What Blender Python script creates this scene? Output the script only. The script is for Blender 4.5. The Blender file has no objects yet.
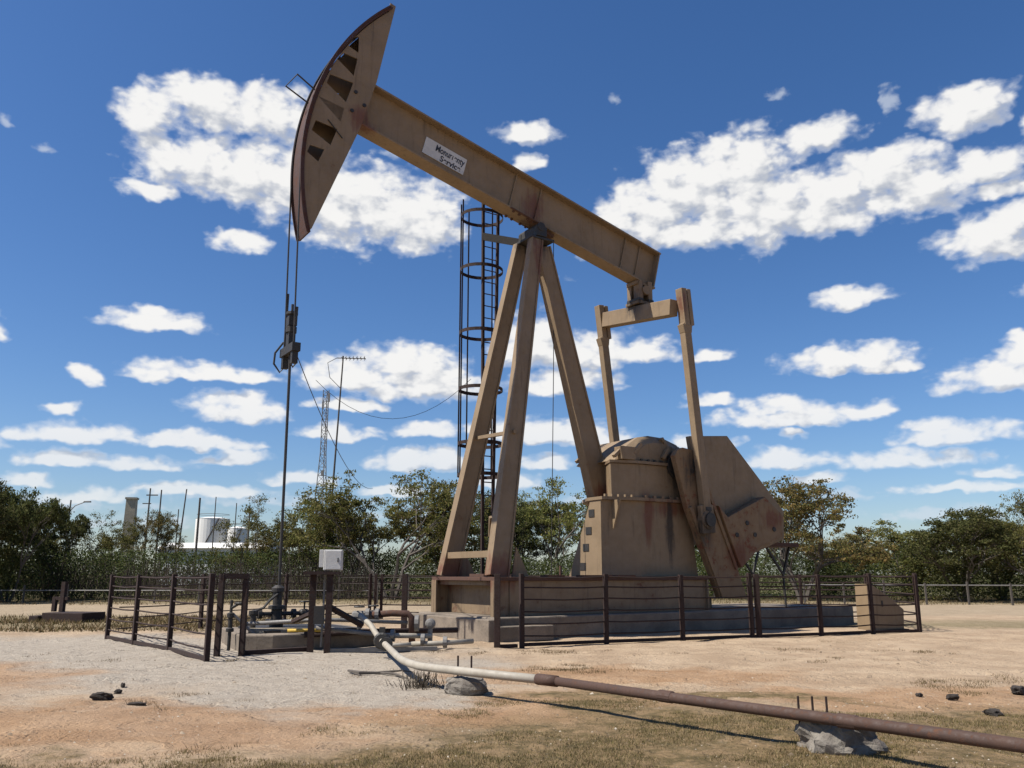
import bpy, bmesh, math, random
import numpy as np
from mathutils import Vector, Matrix, noise as mnoise
from mathutils.geometry import tessellate_polygon
R = math.radians
S = bpy.context.scene
COL = S.collection
random.seed(7)

# ------------------------------------------------------------------ helpers
class MB:
    """collects faces, then links them as ONE mesh object"""
    def __init__(s): s.v = []; s.f = []; s.cut = []
    def add(s, vs, fs):
        o = len(s.v); s.cut.append(o); s.v += [tuple(p) for p in vs]; s.f += [tuple(i + o for i in f) for f in fs]; return s
    def hexa(s, p):                       # 8 points: bottom ring 0-3, top ring 4-7
        return s.add(p, [(3,2,1,0),(4,5,6,7),(0,1,5,4),(1,2,6,5),(2,3,7,6),(3,0,4,7)])
    def box(s, c, d, rz=0.0):
        x, y, z = c; a, b, h = d[0]/2, d[1]/2, d[2]/2; cs, sn = math.cos(rz), math.sin(rz)
        r = [(x+px*cs-py*sn, y+px*sn+py*cs) for px, py in ((-a,-b),(a,-b),(a,b),(-a,b))]
        return s.hexa([(q[0],q[1],z-h) for q in r] + [(q[0],q[1],z+h) for q in r])
    def bar(s, p0, p1, w0, d0, w1=None, d1=None, up=(1,0,0)):
        """rectangular bar; w along 'up', d along the other axis"""
        w1 = w0 if w1 is None else w1; d1 = d0 if d1 is None else d1
        p0, p1 = Vector(p0), Vector(p1); t = (p1-p0).normalized(); u = Vector(up); u = (u - t*u.dot(t))
        if u.length < 1e-4: u = t.orthogonal()
        u.normalize(); k = t.cross(u)
        ring = lambda p, w, d: [p-u*w/2-k*d/2, p+u*w/2-k*d/2, p+u*w/2+k*d/2, p-u*w/2+k*d/2]
        return s.hexa(ring(p0,w0,d0) + ring(p1,w1,d1))
    def tube(s, pts, r, n=8, cap=True):
        pts = [Vector(p) for p in pts]; rs = r if isinstance(r, (list, tuple)) else [r]*len(pts)
        o = len(s.v); s.cut.append(o); ref = None
        for i, p in enumerate(pts):
            a = pts[max(i-1,0)]; b = pts[min(i+1,len(pts)-1)]; t = (b-a).normalized()
            if ref is None: ref = t.orthogonal().normalized()
            ref = (ref - t*ref.dot(t)).normalized(); k = t.cross(ref)
            for j in range(n):
                an = 2*math.pi*j/n; s.v.append(tuple(p + (ref*math.cos(an)+k*math.sin(an))*rs[i]))
        for i in range(len(pts)-1):
            for j in range(n):
                a = o+i*n+j; b = o+i*n+(j+1)%n; s.f.append((a,b,b+n,a+n))
        if cap:
            s.f.append(tuple(o+j for j in range(n))[::-1]); e = o+(len(pts)-1)*n; s.f.append(tuple(e+j for j in range(n)))
        return s
    def lathe(s, c, prof, n=20, axis='z'):
        o = len(s.v); s.cut.append(o)
        for r, h in prof:
            for j in range(n):
                a = 2*math.pi*j/n; x, y = r*math.cos(a), r*math.sin(a)
                p = (x,y,h) if axis == 'z' else ((x,h,y) if axis == 'y' else (h,x,y))
                s.v.append((c[0]+p[0], c[1]+p[1], c[2]+p[2]))
        for i in range(len(prof)-1):
            for j in range(n):
                a = o+i*n+j; b = o+i*n+(j+1)%n; s.f.append((a,b,b+n,a+n))
        s.f.append(tuple(o+j for j in range(n))[::-1]); e = o+(len(prof)-1)*n; s.f.append(tuple(e+j for j in range(n)))
        return s
    def prism_v(s, poly, v0, v1, holes=()):
        """polygon in (u,z), extruded across v from v0 to v1, holes allowed"""
        loops = [list(poly)] + [list(h) for h in holes]; flat = [p for l in loops for p in l]; n = len(flat); o = len(s.v); s.cut.append(o)
        s.v += [(p[0],v0,p[1]) for p in flat] + [(p[0],v1,p[1]) for p in flat]
        for t in tessellate_polygon([[Vector((p[0],p[1],0)) for p in l] for l in loops]):
            s.f.append(tuple(o+i for i in t)); s.f.append(tuple(o+n+i for i in t[::-1]))
        k = 0
        for l in loops:
            m = len(l)
            for i in range(m):
                a = o+k+i; b = o+k+(i+1)%m; s.f.append((a,b,b+n,a+n))
            k += m
        return s
    def prism_z(s, p0, z0, p1, z1):
        n = len(p0)
        return s.add([(p[0],p[1],z0) for p in p0]+[(p[0],p[1],z1) for p in p1],
                     [tuple(range(n))[::-1], tuple(range(n,2*n))] + [(i,(i+1)%n,n+(i+1)%n,n+i) for i in range(n)])
    def build(s, name, mat, parent=None, smooth=False, bevel=0.0):
        me = bpy.data.meshes.new(name); me.from_pydata(s.v, [], s.f)
        bm = bmesh.new(); bm.from_mesh(me); bmesh.ops.recalc_face_normals(bm, faces=bm.faces); bm.to_mesh(me); bm.free()
        me.materials.append(mat)
        if smooth: me.polygons.foreach_set('use_smooth', [True]*len(me.polygons))
        o = bpy.data.objects.new(name, me); COL.objects.link(o)
        if parent: o.parent = parent
        if bevel:
            b = o.modifiers.new('bevel', 'BEVEL'); b.width = bevel; b.segments = 2; b.limit_method = 'ANGLE'; b.angle_limit = R(40)
        return o

def build_each(mb, name, mat, parent=None, **kw):
    """one object for every separate piece collected in mb"""
    ends = mb.cut[1:]+[len(mb.v)]; out = []
    for a, b in zip(mb.cut, ends):
        m2 = MB(); m2.v = mb.v[a:b]; m2.f = [tuple(i-a for i in f) for f in mb.f if a <= f[0] < b]
        out.append(m2.build(name, mat, parent, **kw))
    return out

def raw_mesh(name, verts, faces_flat, k, mat, parent=None):
    me = bpy.data.meshes.new(name); nv = len(verts); nf = len(faces_flat)//k
    me.vertices.add(nv); me.vertices.foreach_set('co', np.asarray(verts, dtype=np.float32).ravel())
    me.loops.add(nf*k); me.loops.foreach_set('vertex_index', np.asarray(faces_flat, dtype=np.int32))
    me.polygons.add(nf); me.polygons.foreach_set('loop_start', np.arange(0, nf*k, k, dtype=np.int32))
    me.update(calc_edges=True); me.validate(); me.materials.append(mat)
    o = bpy.data.objects.new(name, me); COL.objects.link(o); o.parent = parent; return o

def tag(o, label=None, cat=None, group=None, kind=None):
    for k, v in (('label',label),('category',cat),('group',group),('kind',kind)):
        if v: o[k] = v
    return o
def thing(name, label, cat, loc=(0,0,0), rz=0.0, group=None):
    o = bpy.data.objects.new(name, None); COL.objects.link(o); o.empty_display_size = .3
    o.location = loc; o.rotation_euler = (0,0,rz); return tag(o, label, cat, group)
def arc_pts(c, r, a0, a1, n):
    return [(c[0]+r*math.cos(R(a0+(a1-a0)*i/n)), c[1]+r*math.sin(R(a0+(a1-a0)*i/n))) for i in range(n+1)]

# ------------------------------------------------------------------ materials
class NT:
    def __init__(s, tree): s.t = tree; s.n = tree.nodes; s.l = tree.links
    def new(s, ty, **k):
        n = s.n.new(ty)
        for a, b in k.items(): setattr(n, a, b)
        return n
    def put(s, sock, v):
        if v is None: return
        if hasattr(v, 'is_output'): s.l.new(v, sock)
        else: sock.default_value = v
    def math(s, op, a, b=None, c=None, clamp=False):
        n = s.new('ShaderNodeMath', operation=op, use_clamp=clamp)
        for i, x in enumerate((a,b,c)): s.put(n.inputs[i], x)
        return n.outputs[0]
    def vmath(s, op, a, b=None, c=None):
        n = s.new('ShaderNodeVectorMath', operation=op)
        for i, x in enumerate((a,b,c)): s.put(n.inputs[i], x)
        return n.outputs['Value'] if op in ('LENGTH','DOT_PRODUCT','DISTANCE') else n.outputs['Vector']
    def noise(s, vec, scale, detail=4, rough=.55, dist=0.0):
        n = s.new('ShaderNodeTexNoise'); s.put(n.inputs['Vector'], vec)
        n.inputs['Scale'].default_value = scale; n.inputs['Detail'].default_value = detail
        n.inputs['Roughness'].default_value = rough; n.inputs['Distortion'].default_value = dist
        return n.outputs['Fac']
    def ramp(s, f, lo, hi, a=0.0, b=1.0):
        n = s.new('ShaderNodeMapRange', interpolation_type='SMOOTHSTEP'); s.put(n.inputs[0], f)
        n.inputs[1].default_value = lo; n.inputs[2].default_value = hi; n.inputs[3].default_value = a; n.inputs[4].default_value = b
        return n.outputs[0]
    def mix(s, f, a, b, blend='MIX'):
        n = s.new('ShaderNodeMix', data_type='RGBA', blend_type=blend); s.put(n.inputs['Factor'], f)
        for k, x in (('A',a),('B',b)):
            i = [q for q in n.inputs if q.name == k and q.type == 'RGBA'][0]
            if isinstance(x, tuple) and len(x) == 3: x = (*x, 1)
            s.put(i, x)
        return [q for q in n.outputs if q.type == 'RGBA'][0]
def mat(name):
    m = bpy.data.materials.new(name); m.use_nodes = True; g = NT(m.node_tree)
    b = m.node_tree.nodes['Principled BSDF']
    return m, g, b
def bump(g, b, h, dist, strength=1.0):
    n = g.new('ShaderNodeBump'); n.inputs['Distance'].default_value = dist; n.inputs['Strength'].default_value = strength
    g.put(n.inputs['Height'], h); g.put(b.inputs['Normal'], n.outputs[0])

def metal_paint(name, base, dirt, rust, rough=.6, rust_lo=.62, rust_hi=.72, streak=.5, scale=1.0, spots=()):
    m, g, b = mat(name); tc = g.new('ShaderNodeTexCoord').outputs['Object']
    n1 = g.noise(tc, 1.3*scale, 6, .65); n2 = g.noise(tc, 6*scale, 6, .7)
    st = g.noise(g.vmath('MULTIPLY', tc, (9*scale,9*scale,.55*scale)), 1.0, 5, .65)
    c = g.mix(g.ramp(n1, .35, .7, 0, .75), base, dirt)
    c = g.mix(g.math('MULTIPLY', g.ramp(st, .55, .75), streak), c, tuple(x*.6 for x in dirt))
    rm = g.ramp(g.math('ADD', g.math('MULTIPLY', n2, .6), g.math('MULTIPLY', n1, .4)), rust_lo, rust_hi)
    c = g.mix(rm, c, rust)
    for (x, y, z, rx, rz_, col) in spots:
        d = g.vmath('LENGTH', g.vmath('MULTIPLY', g.vmath('SUBTRACT', tc, (x,y,z)), (1/rx,1/rx,1/rz_)))
        d = g.math('ADD', d, g.math('MULTIPLY', g.math('SUBTRACT', st, .5), 1.6)); d = g.math('ADD', d, g.math('MULTIPLY', g.math('SUBTRACT', n2, .5), .9))
        c = g.mix(g.ramp(d, .35, 1.05, .88, 0), c, col)
    g.put(b.inputs['Base Color'], c); g.put(b.inputs['Roughness'], g.ramp(n2, .3, .7, rough-.1, rough+.2))
    bump(g, b, g.math('ADD', n2, g.math('MULTIPLY', rm, -.6)), .006, .6)
    return m
M = {}
GR, RU = (.022,.017,.013), (.12,.042,.02)
SPOTS = ((2.4,0,11.0,.75,.7,GR),(2.3,-.35,9.9,.35,1.3,RU),(7.05,-1.8,2.75,.42,.75,GR),(6.4,0,9.6,.5,.55,GR),(6.7,-1.3,4.4,.55,.8,GR),(6.5,-1.75,9.3,.2,.6,RU),(6.2,-.9,3.3,.9,.35,RU),
         (5.4,-1.2,3.1,.25,.9,RU),(6.2,-1.2,2.8,.2,1.1,GR),(8.3,-1.7,2.0,.5,.55,RU),(9.9,-1.7,3.1,.5,.35,RU),(.5,-1.3,1.5,.6,.6,RU),(.6,1.3,1.5,.6,.6,RU),(4.7,0,3.7,.5,.4,RU),(-3.0,-.3,12.9,.5,.5,RU),(2.4,-.2,11.9,.5,.8,RU))
M['tan']   = metal_paint('tan_paint', (0.212,0.148,0.085), (0.162,0.112,0.062), (0.119,0.044,0.021), .62, .60, .70, .75, spots=SPOTS)
M['tan2']  = metal_paint('tan_paint_stained', (0.202,0.141,0.081), (0.138,0.090,0.053), (0.099,0.036,0.019), .65, .56, .68, .9, spots=SPOTS)
M['tanr']  = metal_paint('tan_paint_rusting', (0.195,0.126,0.064), (0.138,0.084,0.044), (0.142,0.047,0.022), .7, .52, .63, .9, spots=SPOTS)
M['arc']   = metal_paint('red_brown_rust', (0.059,0.025,0.019), (0.038,0.018,0.013), (0.067,0.023,0.013), .8, .5, .6, .4)
M['rust']  = metal_paint('rusted_steel', (0.026,0.011,0.008), (0.017,0.009,0.005), (0.042,0.015,0.008), .85, .55, .68, .3, 3)
M['rust2'] = metal_paint('rust_red_steel', (0.079,0.038,0.024), (0.049,0.025,0.018), (0.105,0.045,0.024), .85, .5, .64, .3, 3)
M['piper'] = metal_paint('brown_line_pipe', (.062,.032,.021), (.04,.022,.016), (.095,.04,.02), .75, .52, .66, .5, 3)
M['dark']  = metal_paint('greasy_black_steel', (0.019,0.018,0.016), (0.033,0.025,0.019), (0.058,0.029,0.019), .55, .6, .7, .3, 3)
M['steel'] = metal_paint('dull_galvanised', (0.180,0.169,0.154), (0.112,0.101,0.090), (0.105,0.060,0.038), .5, .64, .74, .3, 4)
M['white'] = metal_paint('chalky_white_paint', (0.343,0.308,0.250), (0.218,0.187,0.144), (0.125,0.070,0.039), .6, .66, .74, .3, 2)
M['cab']   = metal_paint('grey_white_cabinet', (0.510,0.501,0.476), (0.425,0.408,0.374), (0.297,0.238,0.170), .5, .7, .78, .25, 2)
M['yellow']= metal_paint('yellow_paint', (0.520,0.336,0.040), (0.400,0.264,0.048), (0.200,0.096,0.032), .6, .64, .74, .3, 3)
M['far']   = metal_paint('far_white_plaster', (0.680,0.663,0.620), (0.595,0.570,0.527), (0.383,0.332,0.272), .8, .68, .78, .3, .15)
M['pole']  = metal_paint('weathered_pole', (0.078,0.066,0.054), (0.060,0.051,0.042), (0.096,0.072,0.054), .9, .6, .7, .3, 1)
def concrete(name, a, bb, sc=1.0):
    m, g, b = mat(name); tc = g.new('ShaderNodeTexCoord').outputs['Object']
    n1 = g.noise(tc, 1.5*sc, 8, .65); n2 = g.noise(tc, 14*sc, 6, .7)
    c = g.mix(g.ramp(n1, .35, .68), a, bb); c = g.mix(g.math('MULTIPLY', g.ramp(n2, .55, .72), .6), c, tuple(x*.45 for x in bb))
    g.put(b.inputs['Base Color'], c); b.inputs['Roughness'].default_value = .92
    bump(g, b, g.math('ADD', n1, n2), .02, .8); return m
M['conc'] = concrete('grey_concrete', (.205,.165,.125), (.125,.10,.075))
M['rock'] = concrete('broken_concrete', (0.221,0.196,0.161), (0.116,0.097,0.081), 3)
M['tower'] = concrete('sand_render', (.36,.315,.235), (.27,.235,.17), .3)
M['clod'] = concrete('dark_clod', (0.042,0.032,0.025), (0.025,0.020,0.015), 4)
M['sandbag'] = concrete('sand_heap', (0.272,0.232,0.176), (0.200,0.168,0.128), 2)

def foliage(name, cols, trans=.35):
    m, g, b = mat(name); rnd = g.new('ShaderNodeNewGeometry').outputs['Random Per Island']
    r = g.new('ShaderNodeValToRGB'); g.put(r.inputs[0], rnd); r.color_ramp.elements[0].color = (*cols[0],1); r.color_ramp.elements[1].color = (*cols[-1],1)
    for i, c in enumerate(cols[1:-1]):
        e = r.color_ramp.elements.new((i+1)/(len(cols)-1)); e.color = (*c,1)
    oi = g.new('ShaderNodeObjectInfo').outputs['Random']
    h = g.new('ShaderNodeHueSaturation'); g.put(h.inputs['Color'], r.outputs[0])
    g.put(h.inputs['Hue'], g.ramp(oi, 0, 1, .485, .51)); g.put(h.inputs['Value'], g.ramp(oi, 0, 1, .8, 1.2))
    g.put(b.inputs['Base Color'], h.outputs[0]); b.inputs['Roughness'].default_value = .8; b.inputs['Specular IOR Level'].default_value = .12
    tr = g.new('ShaderNodeBsdfTranslucent'); g.put(tr.inputs['Color'], h.outputs[0])
    mx = g.new('ShaderNodeMixShader'); mx.inputs[0].default_value = trans
    out = m.node_tree.nodes['Material Output']
    g.l.new(b.outputs[0], mx.inputs[1]); g.l.new(tr.outputs[0], mx.inputs[2]); g.l.new(mx.outputs[0], out.inputs[0]); return m
M['leaf']  = foliage('acacia_leaf', [(0.060,0.070,0.018),(0.106,0.112,0.029),(0.158,0.152,0.046),(0.212,0.180,0.064)])
M['leaf2'] = foliage('dark_leaf', [(0.038,0.045,0.014),(0.061,0.072,0.023),(0.091,0.094,0.030),(0.123,0.113,0.046)])
M['leaf3'] = foliage('brown_leaf', [(0.072,0.070,0.023),(0.110,0.107,0.033),(0.165,0.127,0.046),(0.209,0.136,0.050)])
M['reed']  = foliage('thicket_leaf', [(0.023,0.032,0.009),(0.040,0.052,0.014),(0.056,0.069,0.020),(0.073,0.074,0.028)])
M['grass'] = foliage('dry_grass', [(0.078,0.073,0.024),(0.133,0.105,0.040),(0.220,0.161,0.080),(0.282,0.210,0.120)], .25)
M['pebble'] = foliage('pebbles', [(.07,.05,.035),(.15,.11,.075),(.24,.185,.135),(.34,.29,.235)], .0)
M['twig']  = foliage('grey_twig', [(.035,.028,.02),(.06,.048,.036),(.095,.08,.06)], .0)
m, g, b = mat('bark'); tc = g.new('ShaderNodeTexCoord').outputs['Object']
n = g.noise(g.vmath('MULTIPLY', tc, (6,6,1.5)), 2, 6, .7)
g.put(b.inputs['Base Color'], g.mix(n, (.05,.04,.032), (.13,.11,.09))); b.inputs['Roughness'].default_value = .95; bump(g, b, n, .03); M['bark'] = m
m, g, b = mat('black_lettering'); b.inputs['Base Color'].default_value = (.03,.03,.035,1); b.inputs['Roughness'].default_value = .6; M['ink'] = m

# ------------------------------------------------------------------ ground
def ground_material():
    m, g, b = mat('dirt_ground'); P = g.new('ShaderNodeNewGeometry').outputs['Position']
    wob = g.new('ShaderNodeTexNoise'); g.put(wob.inputs['Vector'], P); wob.inputs['Scale'].default_value = .55; wob.inputs['Detail'].default_value = 6; wob.inputs['Roughness'].default_value = .65
    Pw = g.vmath('ADD', P, g.vmath('MULTIPLY', g.vmath('SUBTRACT', wob.outputs['Color'], (.5,.5,.5)), (4.6,4.6,0)))
    n0 = g.noise(P, .12, 5, .6); n1 = g.noise(P, .9, 7, .65); n2 = g.noise(P, 4, 9, .72); n3 = g.noise(P, 22, 7, .75)
    def blob(cx, cy, rx, ry, lo=.55, hi=1.2):
        d = g.vmath('LENGTH', g.vmath('MULTIPLY_ADD', Pw, (1/rx,1/ry,0), (-cx/rx,-cy/ry,0)))
        return g.ramp(d, lo, hi, 1, 0)
    def many(l):
        o = None
        for a in l: q = blob(*a); o = q if o is None else g.math('MAXIMUM', o, q)
        return o
    sand = g.mix(g.ramp(n1, .35, .65), (0.302,0.217,0.141), (0.403,0.301,0.201))
    pale = g.mix(g.ramp(n2, .32, .68), (0.277,0.234,0.184), (0.360,0.311,0.251))
    orange = g.mix(g.ramp(n1, .35, .65), (0.259,0.150,0.077), (0.338,0.213,0.121))
    olive = g.mix(g.ramp(n2, .36, .64), (0.096,0.072,0.032), (0.234,0.158,0.083))
    dry = g.mix(g.ramp(n2, .35, .65), (0.173,0.136,0.077), (0.252,0.199,0.121))
    green = g.mix(g.ramp(n2, .35, .65), (0.058,0.059,0.023), (0.122,0.101,0.050))
    c = sand
    # beyond the pad: dry grass, sand track, green verge
    sep = g.new('ShaderNodeSeparateXYZ'); g.put(sep.inputs[0], Pw); X, Y = sep.outputs[0], sep.outputs[1]
    c = g.mix(g.math('MULTIPLY', g.ramp(Y, 22.5, 25.5), g.ramp(X, -4, -7)), c, dry)
    c = g.mix(g.math('MULTIPLY', g.ramp(Y, 24.5, 26), g.ramp(X, 8, 10)), c, g.mix(g.ramp(Y, 27, 31), dry, sand))
    c = g.mix(g.ramp(Y, 31, 34), c, g.mix(g.ramp(n1,.35,.65), (0.284,0.219,0.145), (0.328,0.256,0.174)))
    c = g.mix(g.ramp(Y, 43, 46), c, g.mix(g.ramp(Y, 46, 56), dry, green))
    c = g.mix(many([(-6.5,16,6.2,5.5),(-3.2,14.2,3.4,3.3),(-2.2,11.6,2.4,2.2),(-3.3,9.7,2.2,1.2),(-9.5,19.5,4,3)]), c, pale)
    c = g.mix(g.math('MULTIPLY', many([(-5.2,9.2,4.6,1.6),(-8.6,12.2,2.4,3.4),(.6,10.3,1.9,1.5),(-.7,9.6,1.6,.9),(4.6,11.2,2.6,1.2),(1.6,13.6,3.2,1.4)]), .85), c, orange)
    c = g.mix(many([(2.2,8.4,3.4,2.0),(.2,7.2,3.4,1.1),(-3.4,7.0,2.8,.75),(5.5,8.6,3.2,2.1),(1.0,10.2,.9,.9),(2.2,11.2,2.4,.5)]), c, olive)
    # dark litter, stones, dried streaks
    n4 = g.noise(g.vmath('MULTIPLY', Pw, (.5,2.2,0)), 1.6, 8, .72)
    c = g.mix(g.math('MULTIPLY', g.ramp(n4, .55, .72), .5), c, (0.158,0.105,0.064))
    c = g.mix(g.math('MULTIPLY', g.ramp(n4, .44, .28), .35), c, (0.403,0.329,0.248))
    c = g.mix(g.math('MULTIPLY', g.ramp(n2, .57, .68), .5), c, (0.137,0.095,0.057))
    c = g.mix(g.math('MULTIPLY', g.ramp(n3, .56, .68), .55), c, (0.115,0.084,0.057))
    c = g.mix(g.math('MULTIPLY', g.ramp(n3, .42, .30), .4), c, (0.432,0.364,0.288))
    g.put(b.inputs['Base Color'], c); b.inputs['Roughness'].default_value = .97; b.inputs['Specular IOR Level'].default_value = .15
    trk = g.noise(g.vmath('MULTIPLY', Pw, (.35,1.6,0)), 1.2, 4, .55)
    h = g.math('ADD', g.math('MULTIPLY', n2, .17), g.math('ADD', g.math('MULTIPLY', n3, .14), g.math('MULTIPLY', trk, .8)))
    bump(g, b, h, .16, 1.0); return m
def gz(x, y):
    rut = 0.0
    for c0, w in ((12.6,.16),(14.3,.16),(20.4,.2)):
        t_ = (y-(c0+.012*(x+2)**2*(1 if c0 < 18 else 0)+.18*mnoise.noise((x*.4, c0, 2))))/w
        if abs(t_) < 3: rut += (-.035*math.exp(-t_*t_)+.018*math.exp(-(abs(t_)-1.7)**2*2))*(.6+.6*mnoise.noise((x*.8, c0, 4)))
    a = .035*mnoise.noise((x*.5, y*.5, 1)) + .02*mnoise.noise((x*1.7, y*1.7, 3)) + .012*mnoise.noise((x*4.5, y*4.5, 5))
    return (a+rut)*max(0, min(1, (60-y)/20))
def axis(lo, hi, st, far, grow=1.22):
    a = list(np.arange(lo, hi+1e-6, st)); s = st; x = hi
    while x < far: s *= grow; x += s; a.append(x)
    s = st; x = lo; pre = []
    while x > -far: s *= grow; x -= s; pre.append(x)
    return pre[::-1] + a
xs = axis(-14, 14, .14, 4000); ys = axis(5, 26, .14, 4000)
vs = [(x, y, gz(x, y)) for y in ys for x in xs]; nx = len(xs)
fl = []
for j in range(len(ys)-1):
    for i in range(nx-1):
        a = j*nx+i; fl += [a, a+1, a+1+nx, a+nx]
gr = raw_mesh('ground', vs, fl, 4, ground_material()); gr['kind'] = 'structure'
gr.data.polygons.foreach_set('use_smooth', [True]*len(gr.data.polygons))

def blades(name, n, sampler, hmin, hmax, wid, matl, label):
    rng = np.random.default_rng(5); V = []; k = 0
    while k < n:
        p = sampler(rng)
        if p is None: continue
        k += 1; x, y = p; z = gz(x, y); h = rng.uniform(hmin, hmax); a = rng.uniform(0, 6.283); t = rng.uniform(.2, 1.1)*h; b_ = rng.uniform(0, 6.283); w = wid*rng.uniform(.6, 1.3)
        dx, dy = math.cos(a)*w, math.sin(a)*w
        V += [(x-dx,y-dy,z-.005),(x+dx,y+dy,z-.005),(x+math.cos(b_)*t,y+math.sin(b_)*t,z+h)]
    o = raw_mesh(name, V, list(range(len(V))), 3, matl); return tag(o, label, 'grass', kind='stuff')
def near_grass(r):
    x, y = r.uniform(-5.5, 7.5), 6.6 + 5.6*r.random()**1.5
    d = mnoise.fractal((x*.9, y*.9, 2), .9, 2, 4)*.8
    zones = ((2.6,8.2,3.6,2.0),(.2,7.1,3.2,1.1),(-3.4,6.9,2.6,.8),(5.6,8.6,2.6,2.0),(.9,10.6,1.0,.9))
    q = max(1-((x-a)/rx)**2-((y-b_)/ry)**2 for a,b_,rx,ry in zones)
    return (x, y) if q*.8 + d*2.2 > r.uniform(.1, 1.1) else None
blades('grass', 90000, near_grass, .006, .032, .0035, M['grass'], 'short dry yellow green grass in the foreground around the pipe')
def pad_grass(r):
    x, y = r.uniform(-9, 9.5), 7+14*r.random()
    d = mnoise.noise((x*.6, y*.6, 12)) + .6*mnoise.noise((x*2.3, y*2.3, 15))
    return (x, y) if d > r.uniform(.45, 1.0) else None
blades('weedy_grass', 9000, pad_grass, .008, .05, .004, M['grass'], 'sparse dry tufts growing through the bare dirt of the pad')
def far_grass(r):
    if r.random() < .35:
        x, y = r.uniform(-20, -6.5), r.uniform(23.5, 31.5)
    else:
        x, y = r.uniform(-38, 40), r.uniform(43, 60)
    return (x, y) if mnoise.noise((x*.5, y*.5, 7)) > r.uniform(-.6, .4) else None
blades('dry_grass', 26000, far_grass, .04, .16, .02, M['grass'], 'dry grass strips beyond the fence and along the tree line')
def litter():
    rng = np.random.default_rng(11); V = []; F = []
    for i in range(16000):
        x, y = rng.uniform(-9, 9), 6.6+13*rng.random()**1.6
        if mnoise.noise((x*.7, y*.7, 9)) < rng.uniform(-.3, .6): continue
        r = rng.uniform(.004, .013)*(2.2 if rng.random() < .04 else 1); z = gz(x, y); o = len(V)
        for s_ in range(5):
            a = s_*1.2566+rng.uniform(0, .6); q = r*rng.uniform(.6, 1.3); V.append((x+math.cos(a)*q*1.4, y+math.sin(a)*q, z-.003))
        V.append((x, y, z+r*rng.uniform(.4, 1.0)))
        for s_ in range(5): F += [o+s_, o+(s_+1)%5, o+5]
    return raw_mesh('ground_litter', V, F, 3, M['pebble'])
tag(litter(), 'scattered pebbles and clods of dry earth on the pad', 'pebbles', kind='stuff')

# ------------------------------------------------------------------ pump jack
O = (-1.42, 21.76, 0.0); ANG = R(33)
slab = thing('concrete_foundation', 'long low grey concrete slab that carries the pump jack', 'foundation', O, ANG)
mb = MB().box((6.5,0,.22), (13,3.96,.60)); mb.build('slab', M['conc'], slab, bevel=.03)
build_each(MB().box((.62,-2.14,.17), (1.5,.3,.34)).box((-.18,.0,.16), (.3,4.3,.66)), 'kerb', M['conc'], slab, bevel=.02)

pj = thing('pump_jack', 'tan oil pump jack with tall horsehead tilted up over the fenced well', 'pump jack', O, ANG)
# base frame
mb = MB(); mb.box((3.87,0,.93), (6.5,3.1,.82))
base = mb.build('base_frame', M['tan2'], pj, bevel=.012)
mb = MB()
for v in (-1.5, 1.5):
    mb.box((.40,v,.93), (.42,.05,.82))
    mb.box((.22,v,.93), (.05,.26,.835)).box((7.13,v,.93), (.05,.26,.835))
build_each(mb, 'corner_post', M['tan2'], pj)
MB().box((.42,0,1.28), (.2,2.9,.10)).build('front_lip', M['tan2'], pj)
mb = MB(); mb.box((3.70,0,1.385), (7.0,3.26,.09))
mb.build('deck_plate', M['rust2'], pj, bevel=.008)
mb = MB()
for u, w in ((1.9,.5),(3.2,.9),(4.15,.6)): mb.box((u,-1.52,1.45), (w,.34,.05))
mb.box((.8,-.2,1.47),(.6,.7,.07)).box((2.6,-.9,1.56),(.05,.05,.3))
build_each(mb, 'deck_bracket', M['rust2'], pj)
# samson post
def leg(p0, p1, a, b_, c, d):
    mb = MB().bar(p0, p1, a, b_, c, d); return mb
def legm(p0, p1, w0, w1, fl):
    """welded I section: two flanges facing along u, web between"""
    mb = MB(); p0, p1 = Vector(p0), Vector(p1); t = (p1-p0).normalized(); u = Vector((1,0,0)); u = (u-t*u.dot(t)).normalized()
    for sgn in (-1, 1):
        mb.bar(p0+u*sgn*w0/2, p1+u*sgn*w1/2, .05, fl, .05, fl*.85)
    k = t.cross(u)
    for sgn in (-1, 1): mb.bar(p0+k*sgn*(fl/2-.05), p1+k*sgn*(fl/2-.05)*.85, w0-.056, .035, w1-.056, .035)
    return mb
legm((.43,-1.28,1.43), (2.28,-.34,10.8), .49, .34, .27).build('samson_leg', M['tan'], pj)
legm((.50,1.30,1.43), (2.22,.34,10.8), .49, .34, .27).build('samson_leg', M['tan'], pj)
legm((4.72,0,3.45), (2.72,0,10.75), .62, .42, .34).build('samson_leg', M['tan'], pj)
mb = MB().box((.45,0,1.98), (.14,2.2,.16)); mb.bar((.66,-.6,2.9),(.95,-.1,2.45),.07,.07); mb.bar((1.08,-1.1,5.05),(1.12,1.1,5.15),.09,.09)
build_each(mb, 'cross_brace', M['tan'], pj)
mb = MB(); mb.add([(.85,-1.3,1.43),(1.35,-1.3,1.43),(.98,-1.3,2.15),(.85,-1.26,1.43),(1.35,-1.26,1.43),(.98,-1.26,2.15)], [(0,1,2),(5,4,3),(0,1,4,3),(1,2,5,4),(2,0,3,5)])
mb.add([(.85,1.26,1.43),(1.35,1.26,1.43),(.98,1.26,2.15),(.85,1.3,1.43),(1.35,1.3,1.43),(.98,1.3,2.15)], [(0,1,2),(5,4,3),(0,1,4,3),(1,2,5,4),(2,0,3,5)])
build_each(mb, 'gusset', M['tan'], pj)
mb = MB().box((2.45,0,10.83), (.8,.92,.07)).box((2.42,0,11.0), (.34,.8,.30)); mb.lathe((2.38,0,11.16), [(.13,-.5),(.13,.5)], 16, 'y'); mb.box((2.40,-.42,11.03),(.34,.12,.3)).box((2.40,.42,11.03),(.34,.12,.3))
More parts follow.
